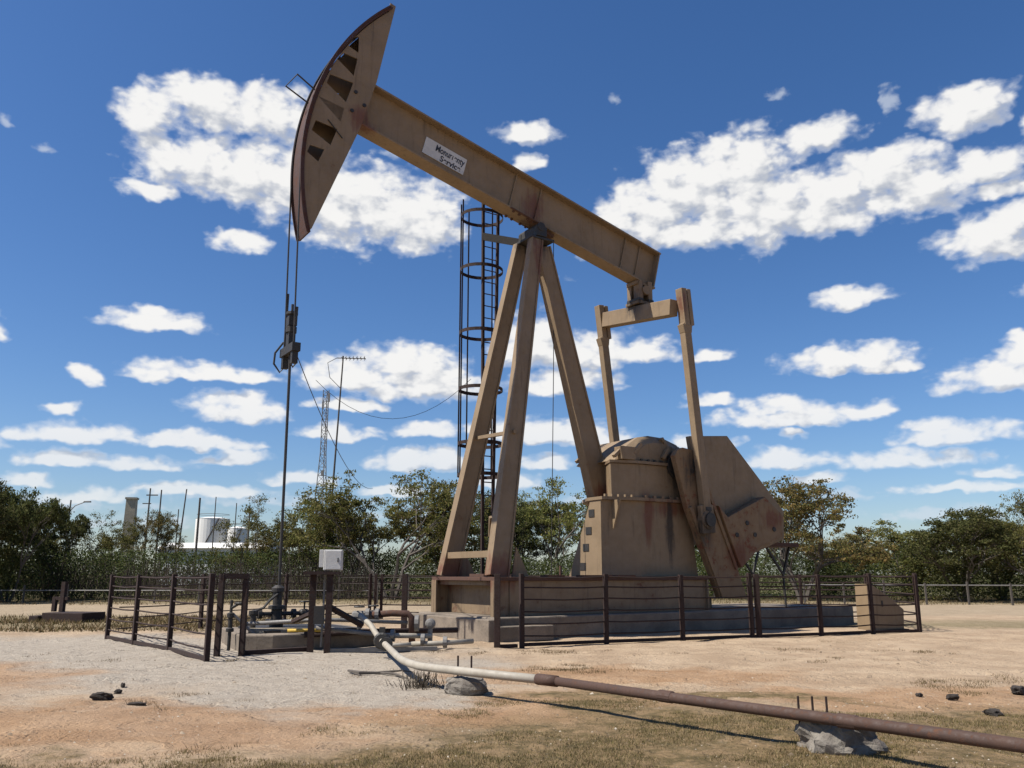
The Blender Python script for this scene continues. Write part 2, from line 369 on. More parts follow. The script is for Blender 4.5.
mb.build('saddle_bearing', M['dark'], pj, bevel=.01)
# walking beam
TB = R(14.6); du, dz = math.cos(TB), -math.sin(TB); nu, nz = math.sin(TB), math.cos(TB); B0 = (-2.75, 14.04)
bp = lambda s_, t: (B0[0]+s_*du+t*nu, B0[1]+s_*dz+t*nz)
def bbox(mb, s0, s1, t0, t1, v0, v1):
    q = [bp(s0,t0), bp(s1,t0), bp(s1,t1), bp(s0,t1)]
    return mb.hexa([(q[0][0],v0,q[0][1]),(q[1][0],v0,q[1][1]),(q[1][0],v1,q[1][1]),(q[0][0],v1,q[0][1]),
                    (q[3][0],v0,q[3][1]),(q[2][0],v0,q[2][1]),(q[2][0],v1,q[2][1]),(q[3][0],v1,q[3][1])])
mb = MB(); H = 1.29
bbox(mb, -.35, 10.27, -.05, 0, -.25, .25); bbox(mb, -.25, 10.27, -H, -H+.05, -.25, .25); bbox(mb, -.3, 10.2, -H+.052, -.052, -.022, .022)
for s_ in (4.75, 5.65, 8.95, 9.55):
    bbox(mb, s_-.02, s_+.02, -H+.055, -.055, -.075, -.0235); bbox(mb, s_-.02, s_+.02, -H+.055, -.055, .0235, .075)
bbox(mb, 10.2, 10.24, -H+.053, -.053, -.245, .245)
wb = mb.build('walking_beam', M['tan'], pj)
mb = MB()
for s_ in (4.85, 5.05, 5.35, 5.55):
    for v in (-.2, .2): bbox(mb, s_-.03, s_+.03, -H-.05, -H-.002, v-.03, v+.03)
bbox(mb, 4.7, 5.7, -H-.03, -H-.003, -.32, -.255); bbox(mb, 6.05, 6.35, -H-.1, -H-.003, -.15, .05)
build_each(mb, 'clamp_bolt', M['rust2'], wb)
# sign on the web
sg = MB(); bbox(sg, 1.82, 3.14, -.98, -.47, -.045, -.026); sign = sg.build('sign_panel', M['cab'], pj)
def lettering(txt, size, s0, t0, width=None):
    cu = bpy.data.curves.new('lettering', 'FONT'); cu.body = txt; cu.size = size; cu.offset = .007
    tmp = bpy.data.objects.new('lettering', cu); COL.objects.link(tmp)
    dg = bpy.context.evaluated_depsgraph_get(); me = bpy.data.meshes.new_from_object(tmp.evaluated_get(dg)); COL.objects.unlink(tmp); bpy.data.objects.remove(tmp)
    w = max(v.co.x for v in me.vertices)-min(v.co.x for v in me.vertices); k = width/w if width else 1
    vs = []
    for v in me.vertices: u, z = bp(s0+v.co.x*k, t0+v.co.y); vs.append((u, -.049, z))
    return vs, [tuple(p.vertices) for p in me.polygons]
mb = MB(); mb.add(*lettering('Monumenty', .27, 2.16, -.72, .93)); mb.add(*lettering('Service', .24, 2.36, -.945, .66))
mb.build('lettering', M['ink'], sign)
# horse head
PV = (2.38, 11.35); RA = 6.98
back = [(-4.26,9.64),(-3.12,12.67),(-2.73,14.09),(-2.26,16.53)]
outline = [(-2.42,16.58)] + arc_pts(PV, RA-.07, 134.4, 194.6, 40) + back
def shrink(h, k): cx = sum(p[0] for p in h)/len(h); cz = sum(p[1] for p in h)/len(h); return [(cx+(x-cx)*k, cz+(z-cz)*k) for x, z in h]
holes = [[(-3.52,14.87),(-3.36,15.2),(-3.28,15.18),(-3.28,14.78)],
         [(-3.80,14.38),(-3.64,14.58),(-3.32,14.55),(-3.39,14.09)],
         [(-4.04,13.61),(-3.97,13.85),(-3.42,13.82),(-3.57,13.29)],
         [(-4.24,13.15),(-3.62,13.04),(-3.69,12.69)],
         [(-4.36,12.21),(-4.28,12.47),(-3.78,12.41),(-3.92,11.98)],
         [(-4.46,11.60),(-4.40,11.78),(-4.08,11.76),(-4.20,11.44)]]
holes = [shrink(h, 1.14) for h in holes]
mb = MB(); mb.prism_v(outline, -.30, -.27, holes); mb.prism_v(outline, .27, .30, holes)
def shrink(h, k): cx = sum(p[0] for p in h)/len(h); cz = sum(p[1] for p in h)/len(h); return [(cx+(x-cx)*k, cz+(z-cz)*k) for x, z in h]
mb.prism_v([(-2.5,16.2)] + arc_pts(PV, RA-.12, 136, 193.5, 30) + [(-4.2,9.95),(-3.16,12.67),(-2.78,14.09)], .20, .23, [shrink(holes[2],.5), shrink(holes[4],.5), shrink(holes[5],.45)])
for a, b_ in zip(back[:-1], back[1:]):
    mb.prism_v([(a[0]-.03,a[1]),(a[0],a[1]-.002),(b_[0],b_[1]+.002),(b_[0]-.03,b_[1])], -.268, .268)
hh = mb.build('horse_head', M['tan'], pj)
ao = arc_pts(PV, RA, 133.2, 195.3, 48); ai = arc_pts(PV, RA-.05, 133.2, 195.3, 48)
mb = MB().prism_v(ao+ai[::-1], -.36, .36)
for v in (-.36, .36):
    q = arc_pts(PV, RA+.05, 133.4, 195.3, 48); p2 = arc_pts(PV, RA+.002, 133.4, 195.3, 48); mb.prism_v(q+p2[::-1], v-.015, v+.015)
mb.build('arc_plate', M['arc'], hh, smooth=False)
mb = MB().tube([(-4.2,-.24,13.26),(-4.82,-.24,13.62),(-4.95,.24,13.5),(-4.3,.24,13.2)], .022, 6)
mb.tube([(-4.0,-.32,12.6),(-3.75,-.32,12.35),(-3.6,-.32,12.2)], .015, 5)
build_each(mb, 'cable_guard', M['dark'], hh)
mb = MB()
for p in ((-3.3,13.6),(-3.38,13.05),(-3.05,13.3)): mb.lathe((p[0],-.302,p[1]), [(.05,-.03),(.05,.0)], 8, 'y')
build_each(mb, 'bolt', M['dark'], hh)
# bridle, carrier bar, polished rod
wu = -4.47-.155
mb = MB()
for v in (-.33, .33):
    a = [(x, v, z) for x, z in arc_pts(PV, RA+.035, 137, 180, 30)]
    mb.tube(a+[(-4.60,v,9.4),(-4.55,v,6.75)], .02, 6)
build_each(mb, 'bridle_cable', M['dark'], pj)
mb = MB().box((-4.52,0,6.62), (.2,.9,.2)).box((-4.52,-.33,6.42),(.14,.12,.36)).box((-4.52,.33,6.42),(.14,.12,.36)).box((-4.52,0,6.95),(.16,.2,.5)).box((-4.52,0,7.32),(.2,.22,.22))
mb.lathe((-4.52,0,7.05), [(.13,0),(.13,.14),(.09,.16),(.09,.42),(.14,.44),(.14,.5)], 12); mb.tube([(-4.52,-.33,7.6),(-4.54,-.33,7.15)], .035, 6); mb.tube([(-4.54,.33,8.1),(-4.55,.33,6.7)], .03, 6)
mb.tube([(-4.56,.4,6.9),(-4.74,.42,6.62),(-4.76,.4,6.35),(-4.62,.36,6.15),(-4.52,.33,6.3)], .025, 6); mb.tube([(-4.56,-.18,6.3),(-4.5,-.2,6.18),(-4.42,-.22,6.3),(-4.42,-.22,6.6)], .025, 6)
mb.build('carrier_bar', M['dark'], pj)
MB().tube([(-4.52,0,7.75),(-4.49,0,5.0),(-4.45,0,1.2)], .034, 8).build('polished_rod', M['dark'], pj)
# gearbox pedestal
pb = [(3.92,.5),(3.92,-.95),(5.05,-1.2),(7.2,-1.2),(7.2,1.2),(5.4,1.2)]
pt_ = [(3.93,-.5),(3.93,-.95),(5.08,-1.19),(6.98,-1.17),(6.98,1.17),(5.6,1.17)]
ped = MB().prism_z(pb, 1.435, pt_, 3.46).build('gearbox_pedestal', M['tan'], pj)
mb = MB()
for i in range(4):                                     # dark plates on the uncut stand face, painting the shade inside rung holes
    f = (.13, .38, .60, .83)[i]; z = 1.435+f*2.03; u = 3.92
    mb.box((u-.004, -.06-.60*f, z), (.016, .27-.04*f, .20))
build_each(mb, 'rung_shade_plate', M['dark'], ped)
mb = MB().hexa([(4.26,-1.04,2.7),(4.31,-1.04,2.7),(4.31,-1.06,2.7),(4.26,-1.06,2.7),(4.26,-1.02,3.46),(4.31,-1.02,3.46),(4.31,-1.36,3.46),(4.26,-1.36,3.46)])
build_each(mb, 'gusset', M['tan'], ped)
FP = [(4.3,.34),(3.9,-.4),(3.9,-1.05),(5.0,-1.3),(7.15,-1.3),(7.15,1.3),(5.3,1.3)]
mb = MB().prism_z(FP, 3.465, FP, 3.55)
for u in (5.3,5.6,5.9,6.2,6.5,6.8): mb.box((u,-1.25,3.58), (.09,.07,.08))
for k in range(5): mb.box((4.05+.2*k,-1.02-.045*k,3.58),(.08,.07,.08))
mb.build('mounting_flange', M['tan2'], pj)
gp = [(4.95,.2),(4.35,-.9),(5.15,-1.12),(7.35,-1.13),(7.35,1.13),(5.4,1.13)]
gb = MB().prism_z(gp, 3.555, [(p[0]-.02,p[1]) for p in gp], 4.50).build('gearbox', M['tan'], pj, bevel=.02)
gq = [(4.9,.26),(4.28,-.95),(5.1,-1.2),(7.42,-1.2),(7.42,1.2),(5.35,1.2)]
MB().prism_z(gq, 4.505, gq, 4.58).build('split_flange', M['tan2'], gb)
dome = [(4.5,4.585),(4.62,4.72),(5.0,5.06),(5.38,5.30),(5.8,5.38),(6.35,5.36),(6.9,5.2),(7.3,4.9),(7.38,4.585)]
mb = MB(); n_ = len(dome)
ring = lambda v, k: [(5.95+(p[0]-5.95)*k, v, 4.585+(p[1]-4.585)*k) for p in dome]
L_ = [ring(-1.08,.72), ring(-.86,1.0), ring(.86,1.0), ring(1.08,.72)]
vs = [p for r in L_ for p in r]; fs = [tuple(range(n_))[::-1], tuple(range(3*n_,4*n_))]
for k in range(3):
    for i in range(n_): fs.append((k*n_+i, k*n_+(i+1)%n_, (k+1)*n_+(i+1)%n_, (k+1)*n_+i))
mb.add(vs, fs).build('gear_cover', M['tan'], gb, bevel=.015)
mb = MB()
for u, v, z, lean in ((4.55,-1.0,4.80,.16),(5.15,-1.10,4.92,.13),(6.25,-1.02,5.16,-.12),(6.95,-1.0,4.92,-.2),(6.15,-1.16,4.84,.1),(4.7,.9,4.85,.15)):
    mb.bar((u-lean,v,z-.13),(u+lean,v-.02,z+.15),.09,.12, up=(0,0,1))
build_each(mb, 'cover_rib', M['tan'], gb)
mb = MB()
for i in range(9): mb.box((5.25+.25*i,-1.17,4.61),(.07,.05,.06))
build_each(mb, 'bolt', M['dark'], gb)
MB().box((4.82,-.98,4.78),(.5,.34,.36)).build('inspection_lid', M['tan'], gb, bevel=.012)
mb = MB().lathe((6.62,-1.14,4.55), [(.42,-.1),(.42,.0)], 20, 'y').lathe((6.62,-1.24,4.55), [(.2,-.3),(.2,.0)], 14, 'y')
mb.build('crank_shaft', M['dark'], gb)
# cranks, weights, pitmans
ck = [(6.1,4.75),(6.22,4.92),(6.42,5.0),(6.85,4.95),(7.08,4.75),(7.15,4.43),(8.38,1.64),(8.72,.8),(7.62,.84),(6.5,3.33)]
wt = [(7.62,3.42),(7.98,3.1),(9.6,3.76),(10.35,3.23),(10.28,2.6),(9.28,2.28),(8.43,1.67),(8.3,1.9)]
sl = [(7.72,2.85),(7.9,2.72),(8.35,1.95),(8.25,1.9)]
for sg_ in (-1, 1):
    v0, v1 = sorted((sg_*1.42, sg_*1.61))
    c = MB().prism_v(ck, v0, v1)
    for k in (0,):                                     # raised rails along both edges
        c.prism_v([(6.52,3.30),(6.62,3.36),(7.74,.9),(7.64,.85)], *sorted((sg_*1.613, sg_*1.68)))
        c.prism_v([(7.05,4.3),(7.15,4.36),(8.36,1.66),(8.26,1.62)], *sorted((sg_*1.613, sg_*1.66)))
    co = c.build('crank_arm', M['tanr'], pj, bevel=.012)
    a, b_ = sorted((sg_*1.40, sg_*1.72)); MB().prism_v(wt, a, b_).build('counterweight', M['tanr'], co, bevel=.02)
    m2 = MB()
    for p in ((8.75,2.95),(9.05,2.62),(9.9,2.8),(8.3,2.6),(7.0,3.7),(6.75,4.35)): m2.lathe((p[0],sg_*1.725 if p[0]>8 else sg_*1.615,p[1]), [(.07,-.02),(.07,.02)], 8, 'y')
    m2.lathe((6.98,sg_*1.63,4.55), [(.22,-.02),(.22,.05),(.15,.05),(.15,.0)], 16, 'y')
    build_each(m2, 'bolt', M['dark'], co)
    top = (6.50,-1.74,9.6) if sg_ < 0 else (6.23,1.74,9.97); bot = (7.06, sg_*1.77, 2.98)
    T, Bv = Vector(top), Vector(bot); d = (Bv-T).normalized()
    p = MB().bar(T+d*.95, Bv, .27, .22, .27, .22)
    po = p.build('pitman_arm', M['tan'], pj, bevel=.02)
    m2 = MB().bar(T-d*.1, T+d*1.05, .20, .26).bar(T-d*.1+Vector((.2,0,0)), T+d*1.0+Vector((.2,0,0)), .14, .26).bar(T+d*1.0, T+d*1.25, .38, .25, .28, .23)
    m2.build('pitman_fork', M['tan'], po, bevel=.012)
    m2 = MB().bar(Bv-d*.42, Bv+d*.38, .50, .16).lathe((bot[0],bot[1],bot[2]), [(.26,-.13),(.26,.13)], 18, 'y')
    m2.build('wrist_pin_housing', M['tan2'], po, bevel=.03)
    m2 = MB().lathe((bot[0],bot[1]+sg_*.15,bot[2]), [(.19,-.03),(.19,.03),(.1,.035)], 16, 'y').box((bot[0]-.02,bot[1]+sg_*.1,bot[2]+.3),(.2,.06,.1))
    m2.build('wrist_pin_cap', M['dark'], po)
eq = MB().bar((6.32,-1.6,9.13), (6.38,1.6,9.56), .32, .48, up=(1,0,0)); eo = eq.build('equalizer', M['tan'], pj, bevel=.015)
mb = MB().box((6.25,-.16,10.0),(.13,.3,.72)).box((6.25,.2,10.0),(.13,.2,.72)).box((6.62,-.05,10.0),(.17,.5,.76)).box((6.42,0,9.66),(.62,.6,.1)); mb.lathe((6.42,0,10.05),[(.15,-.36),(.15,.36)],14,'y').box((6.42,0,10.3),(.6,.5,.12))
mb.build('equalizer_bearing', M['tan2'], eo, bevel=.012)
build_each(MB().box((6.2,-.05,9.74),(.2,.55,.07)).box((6.62,-.05,9.74),(.2,.55,.07)), 'bolt', M['dark'], eo)
# belt guard and motor
bg = [(6.95,5.41),(8.52,5.55),(10.83,3.40),(10.77,2.55),(9.4,2.1),(7.3,3.4)]
MB().prism_v(bg, -1.36, -1.19).build('belt_guard', M['tan'], pj, bevel=.015)
mo = MB().box((10.75,-.55,2.38),(1.5,1.5,.12)); mo.box((10.3,-1.1,2.46),(.6,.3,.12)); moo = mo.build('motor_mount', M['rust2'], pj)
mb = MB()
for v in (-1.1, .1): mb.bar((10.2,v,2.34),(10.9,v,1.5),.06,.06).bar((11.3,v,2.34),(10.93,v,1.5),.06,.06).bar((10.92,v,1.5),(10.95,v,.5),.05,.05)
build_each(mb, 'support_strut', M['dark'], moo)
mb = MB().lathe((10.85,-.5,2.78),[(.1,-.5),(.32,-.45),(.34,-.3),(.34,.35),(.28,.5),(.1,.52)],18,'y').box((10.85,-.5,2.48),(.5,.6,.1))
mb.build('motor', M['rust'], moo, smooth=False)
mb = MB().lathe((7.75,.2,1.35), [(.55,-.12),(.55,.12)], 24, 'y').box((7.75,.2,.75),(.25,.5,.5)); mb.box((8.1,-.4,.65),(.3,.5,.3))
mb.build('brake_drum', M['tan'], pj)
MB().tube([(3.15,0,11.0),(3.1,0,7.2),(2.95,0,1.45)], .012, 5).build('brake_cable', M['dark'], pj)
# caged ladder on the far side
V0 = 1.45
mb = MB()
for a, b_ in (((1.66,1.45),(1.60,12.7)), ((1.96,1.45),(2.14,12.75))): mb.bar((a[0],V0,a[1]),(b_[0],V0,b_[1]),.075,.075)
z = 1.8
while z < 12.6:
    f = (z-1.45)/11.2; mb.tube([(1.66-.06*f,V0,z),(1.96+.18*f,V0,z)], .017, 5); z += .37
lad = mb.build('ladder', M['rust'], pj)
mb = MB()
for zz in (12.15, 10.42, 8.45, 6.75, 5.15, 4.25):
    c = (1.80, V0+.40); pts = [(c[0]+.66*math.cos(R(a)), c[1]+.62*math.sin(R(a)), zz) for a in range(0, 361, 15)]
    o0 = len(mb.v)
    for p in pts[:-1]: mb.v += [(p[0],p[1],p[2]-.05),(p[0],p[1],p[2]+.05)]
    n_ = len(pts)-1
    for i in range(n_):
        a = o0+2*i; b_ = o0+2*((i+1)%n_); mb.f.append((a,b_,b_+1,a+1))
for an in (178, 142, 100, 30):
    x, y = 1.80+.65*math.cos(R(an)), V0+.40+.61*math.sin(R(an)); mb.bar((x,y,4.2),(x,y,12.6),.045,.012)
cg = mb.build('safety_cage', M['rust'], lad); sm = cg.modifiers.new('thickness','SOLIDIFY'); sm.thickness = .012
build_each(MB().bar((1.6,V0,11.35),(2.45,.4,10.95),.12,.22).bar((1.75,V0,6.0),(1.5,.8,5.9),.05,.05), 'ladder_bracket', M['dark'], lad)

# ------------------------------------------------------------------ fences
def fence(name, label, posts, closed_rail=True, rr=.017, skip=(), rails=(.22,.47,.72,.97,1.22,1.44), h=1.5, doubles=()):
    t = thing(name, label, 'fence', (posts[0][0], posts[0][1], 0)); ox, oy = posts[0]
    P = [(x-ox, y-oy) for x, y in posts]
    for i, (x, y) in enumerate(P):
        if i in skip: continue
        j = min(i+1, len(P)-1); k = max(i-1, 0); rz = math.atan2(P[j][1]-P[k][1], P[j][0]-P[k][0])
        lx, ly = random.uniform(-.012,.012), random.uniform(-.012,.012); hh_ = h+random.uniform(-.02,.03)
        mb = MB().bar((x,y,-.15),(x+lx,y+ly,hh_),.092,.092, up=(math.cos(rz),math.sin(rz),0)); mb.build('post', M['rust'], t, bevel=.008)
    for z in rails:
        pts = []
        for i in range(len(P)-1):
            for q in range(4):
                f = q/4; s_ = .02*math.sin(math.pi*f); pts.append((P[i][0]+(P[i+1][0]-P[i][0])*f, P[i][1]+(P[i+1][1]-P[i][1])*f, z-s_+random.uniform(-.006,.006)))
        pts.append((P[-1][0],P[-1][1],z)); MB().tube(pts, rr, 5).build('rail', M['rust'], t)
    if closed_rail:
        mb = MB()
        for a, b_ in zip(P[:-1], P[1:]): mb.bar((a[0],a[1],.045),(b_[0],b_[1],.045),.07,.06, up=(0,0,1))
        mb.build('bottom_rail', M['rust'], t)
    return t
fence('rail_fence', 'rusty rail fence with four posts at the left end of the well enclosure', [(-5.34,15.55),(-6.85,17.72),(-8.28,19.4),(-9.58,20.93)])
fence('rail_fence', 'rusty rail fence behind the wellhead running back toward the trees', [(-9.45,21.15),(-8.69,24.6),(-7.29,28.2),(-4.88,30.08),(-4.7,30.1)], False, .016, (0,))
fence('rail_fence', 'long rusty rail fence in front of the pump jack base', [(.21,18.67),(2.09,19.6),(3.94,20.4),(5.76,21.2),(7.7,22.0),(9.3,22.75),(10.72,23.23)])
fence('rail_fence', 'rusty rail fence behind the concrete slab and tan guard box', [(10.9,23.6),(12.4,30.6),(10.2,30.9),(5.0,30.6),(0,30.3),(-4.5,30.2)], False, .022)
t = thing('gate_post', 'single rusty post standing between gate gap and the base corner', 'fence post', (-.31,18.43,0)); MB().bar((0,0,-.1),(0,0,1.5),.13,.13).build('post', M['rust'], t, bevel=.008)
MB().box((.22,.1,.03),(.42,.1,.07),R(24)).build('bottom_rail', M['rust'], t)
t = thing('fence_post', 'rusty post beside the doubled fence post at the crank', 'fence post', (5.95,21.27,0)); MB().bar((0,0,-.1),(0,0,1.5),.12,.12).build('post', M['rust'], t, bevel=.008)
t = thing('fence_post', 'rusty post inside the enclosure beside the base plinth corner', 'fence post', (-2.72,22.2,0)); MB().bar((0,0,-.1),(0,0,1.5),.14,.14).build('post', M['rust'], t, bevel=.008)
t = thing('enclosure_gate', 'narrow rusty gate frame with top bar standing open near the fence corner', 'gate', (-5.47,16.46,0), 0)
for p in ((0,0),(.42,.12)): MB().bar((p[0],p[1],-.1),(p[0],p[1],1.5),.10,.10).build('post', M['rust'], t, bevel=.008)
MB().bar((-.02,0,1.46),(.46,.125,1.46),.1,.12,up=(0,0,1)).build('top_bar', M['rust'], t)
t = thing('threshold_rail', 'low rusty rail lying on the ground across the well enclosure front', 'rail', (-5.1,16.68,0))
MB().bar((0,0,.05),(1.1,.85,.05),.09,.12,up=(0,0,1)).build('rail', M['rust'], t)
t = thing('threshold_rail', 'pale steel rail on the ground between junction box stand and base', 'rail', (-3.6,17.2,0))
MB().bar((0,0,.05),(2.1,.55,.05),.07,.09,up=(0,0,1)).build('rail', M['steel'], t)

# ------------------------------------------------------------------ well head area
WX, WY = O[0]+math.cos(ANG)*-4.47, O[1]+math.sin(ANG)*-4.47
t = thing('well_cellar', 'grey concrete well cellar wall under the polished rod', 'well cellar', (WX,WY,0), ANG)
mb = MB(); q = [(-1.15,-1.35),(-.6,-1.7),(1.7,-1.6),(1.9,1.2),(-.8,1.3)]; mb.prism_z(q, -.1, [(p[0]*1.03,p[1]*1.03) for p in q], .32); mb.build('cellar_wall', M['conc'], t, bevel=.03)
MB().box((.4,-.2,.345),(2.0,2.0,.05)).build('grating', M['dark'], t)
t = thing('wellhead', 'dark wellhead with stuffing box and side valves under the horsehead', 'wellhead', (WX,WY,0), ANG)
mb = MB().lathe((0,0,0), [(.15,.33),(.15,.46),(.24,.46),(.24,.53),(.12,.53),(.12,.74),(.19,.75),(.19,.82),(.10,.84),(.10,1.12),(.14,1.12),(.14,1.2),(.06,1.26)], 18)
mb.build('casing_head', M['dark'], t)
MB().tube([(-.6,0,.65),(.7,0,.65)], .045, 10).lathe((-.38,0,.65),[(.1,-.04),(.1,.04)],14,'x').lathe((.38,0,.65),[(.1,-.04),(.1,.04)],14,'x').build('outlet_pipe', M['dark'], t)
def wheel(c, r, parent, ax='z'):
    mb = MB(); pts = []
    for k in range(17):
        a = 2*math.pi*k/16; pts.append((c[0]+r*math.cos(a), c[1]+r*math.sin(a), c[2]) if ax == 'z' else (c[0]+r*math.cos(a), c[1], c[2]+r*math.sin(a)))
    mb.tube(pts, .018, 6, False); mb.bar(pts[0],pts[8],.02,.02); mb.bar(pts[4],pts[12],.02,.02); return mb.build('handwheel', M['dark'], parent)
MB().lathe((.62,0,.65),[(.07,-.1),(.09,-.07),(.09,.07),(.07,.1)],12,'x').tube([(.62,0,.7),(.62,0,.9)],.02,8).build('valve_body', M['dark'], t); wheel((.62,0,.9), .11, t)
MB().tube([(0,-.1,1.1),(-.2,-.12,.95),(-.35,-.14,.78),(-.62,-.1,.7)], .03, 6).build('hose', M['dark'], t)
t = thing('valve_stand', 'dark upright valve with handwheel beside the open gate frame', 'valve', (-5.72,17.9,0))
MB().lathe((0,0,0), [(.035,0),(.035,.35),(.08,.36),(.08,.42),(.045,.44),(.045,.62),(.075,.64),(.075,.72),(.03,.74),(.03,.98)], 12).tube([(0,0,.82),(.14,-.03,.9),(.22,-.05,.9)],.03,6).build('valve_body', M['dark'], t); wheel((.2,-.05,.92), .1, t)
MB().tube([(.05,0,.7),(.35,.1,.4),(.55,.2,.22)], .03, 6).build('drain_pipe', M['steel'], t)
t = thing('short_post', 'short dark capped post left of the wellhead', 'post', (-5.35,18.2,0)); MB().lathe((0,0,0),[(.06,0),(.06,.68),(.1,.69),(.1,.76)],10).build('post', M['dark'], t)
def pipe(name, label, pts, r, mt, extra=None, cat='pipe'):
    t = thing(name, label, cat, pts[0]); q = [tuple(a-b_ for a, b_ in zip(p, pts[0])) for p in pts]
    MB().tube(q, r, 12).build('pipe_run', M[mt], t, smooth=True); return t
pipe('steel_pipe', 'dull steel pipe lying across the well cellar behind the white box stand', [(-5.55,18.0,.5),(-3.9,18.25,.58),(-2.2,18.6,.5)], .04, 'steel')
pipe('steel_pipe', 'grey pipe low in front of the wellhead toward the elbow', [(-3.9,17.6,.46),(-3.0,17.6,.36),(-2.35,17.5,.3)], .042, 'steel')
pipe('wooden_beam', 'tan timber beam lying on the cellar edge under the pipes', [(-5.4,18.1,.34),(-4.5,18.3,.34)], .08, 'sandbag', cat='beam')
pipe('yellow_pipe', 'short yellow pipe on the cellar between rod and box stand', [(-4.55,17.9,.38),(-3.9,18.0,.38)], .035, 'yellow')
pipe('steel_pipe', 'long rusty pipe running behind the flowline elbow to the base', [(-4.2,17.9,.3),(-2.9,18.6,.32),(-1.2,19.4,.3)], .06, 'rust')
t = pipe('bent_pipe', 'brown pipe bent down at right angle by the plinth', [(-2.95,18.6,.66),(-2.55,18.6,.69),(-2.2,18.6,.68),(-2.12,18.6,.6),(-2.1,18.6,.1)], .07, 'rust2')
for k, x in enumerate((-3.05,-2.85)): build_each(MB().lathe((x+2.95,0,0),[(.13,-.04),(.13,.04)],12,'x'), 'flange', M['steel'], t)
t = thing('pipe_manifold', 'white pipe fittings and round valve on the ground beside plinth', 'valve manifold', (-2.1,17.9,0))
MB().tube([(-.6,-.2,.3),(.0,.0,.28),(.45,.2,.26)],.05,10).tube([(.05,0,.12),(.6,-.1,.14),(1.3,.25,.16)],.05,10).tube([(-.5,-.5,.12),(.1,-.35,.14)],.04,10).build('pipe_run', M['white'], t, smooth=True)
MB().lathe((.42,.25,.5),[(.04,-.08),(.09,-.06),(.11,0),(.09,.06),(.04,.08)],16,'y').lathe((.16,.1,.52),[(.16,-.04),(.16,.04)],12,'x').tube([(.42,.25,.1),(.42,.25,.45)],.05,8).build('valve_body', M['steel'], t)
build_each(MB().lathe((.3,-.02,.2),[(.12,-.04),(.12,.04)],12,'x').lathe((.75,-.03,.16),[(.11,-.04),(.11,.04)],12,'x').lathe((-.3,-.1,.29),[(.12,-.04),(.12,.04)],12,'x'), 'flange', M['steel'], t)
t = thing('valve_cluster', 'cluster of small steel valves on the rusty pipe by bent pipe', 'valves', (-3.25,18.75,0))
MB().lathe((0,0,.62),[(.09,-.15),(.12,-.12),(.12,.12),(.09,.15)],10,'x').lathe((.3,0,.64),[(.09,-.1),(.11,-.08),(.11,.08),(.09,.1)],10,'x').tube([(-.4,0,.6),(.5,0,.62)],.05,8).box((0,0,.3),(.08,.08,.6)).build('valve_body', M['steel'], t)
wheel((0,-.05,.82),.1,t); wheel((.3,-.05,.84),.1,t)
# junction box on its stand
t = thing('junction_box', 'grey white electrical cabinet on a rusty two-legged stand', 'electrical box', (-3.62,17.3,0), R(8))
MB().box((.06,0,1.77),(.36,.36,.40)).build('cabinet', M['cab'], t, bevel=.015)
build_each(MB().box((.07,-.192,1.77),(.30,.02,.36)).box((-.165,0,1.80),(.08,.30,.34)), 'door', M['cab'], t, bevel=.006)
MB().box((.16,-.21,1.77),(.02,.02,.08)).build('latch', M['dark'], t)
MB().tube([(-.1,.1,1.6),(-.1,.1,.9),(-.12,.15,.1)],.022,6).build('conduit', M['steel'], t)
MB().box((-.14,0,1.52),(.72,.45,.06)).build('shelf', M['rust'], t)
for x, y in ((-.32,.12),(.02,-.12)): MB().bar((x,y,-.1),(x,y,1.5),.12,.12).build('leg', M['rust'], t)
build_each(MB().bar((-.02,0,.88),(-.75,.7,.55),.07,.07).bar((.04,0,.86),(.68,.15,.5),.09,.09), 'brace', M['rust'], t)
MB().box((-.16,-.1,.72),(.2,.12,.34)).build('terminal_box', M['dark'], t)

# ------------------------------------------------------------------ flow line
fl_ = thing('flow_line', 'long surface flow line, white near the well and rusty toward the foreground', 'pipeline', (0,0,0))
wpts = [(-3.02,17.5,.70),(-2.75,17.2,.52),(-2.52,16.7,.33),(-2.3,16.0,.27),(-2.05,15.0,.25),(-1.8,13.9,.25),(-1.62,13.2,.25),(-1.45,12.65,.26),(-1.25,12.15,.27),(-1.0,11.8,.28),(-.5,11.33,.28),(.42,10.43,.29)]
MB().tube(wpts, .054, 14).build('white_pipe', M['white'], fl_, smooth=True)
MB().tube([(.30,10.55,.29),(.52,10.33,.29)], .064, 14).tube([(.50,10.35,.29),(1.6,9.0,.29),(2.55,7.83,.3),(3.7,6.45,.3),(4.6,5.4,.3),(8.4,.9,.3),(14,-5.5,.3)], .051, 14).build('rusty_pipe', M['piper'], fl_, smooth=True)
for f in (.33, .72):
    a, b_ = Vector((.5,10.35,.29)), Vector((3.7,6.45,.3)); c_ = a.lerp(b_, f); d_ = (b_-a).normalized()*.09
    MB().tube([c_-d_, c_-d_*.9, c_+d_*.9, c_+d_], [.052,.060,.060,.052], 14).build('coupling', M['piper'], fl_)
MB().lathe((-2.4,16.35,.30),[(.12,-.1),(.15,-.08),(.15,.08),(.12,.1)],14,'y').lathe((-2.27,15.95,.27),[(.12,-.04),(.12,.04)],14,'y').box((-2.4,16.35,.47),(.1,.1,.14)).build('check_valve', M['dark'], fl_)
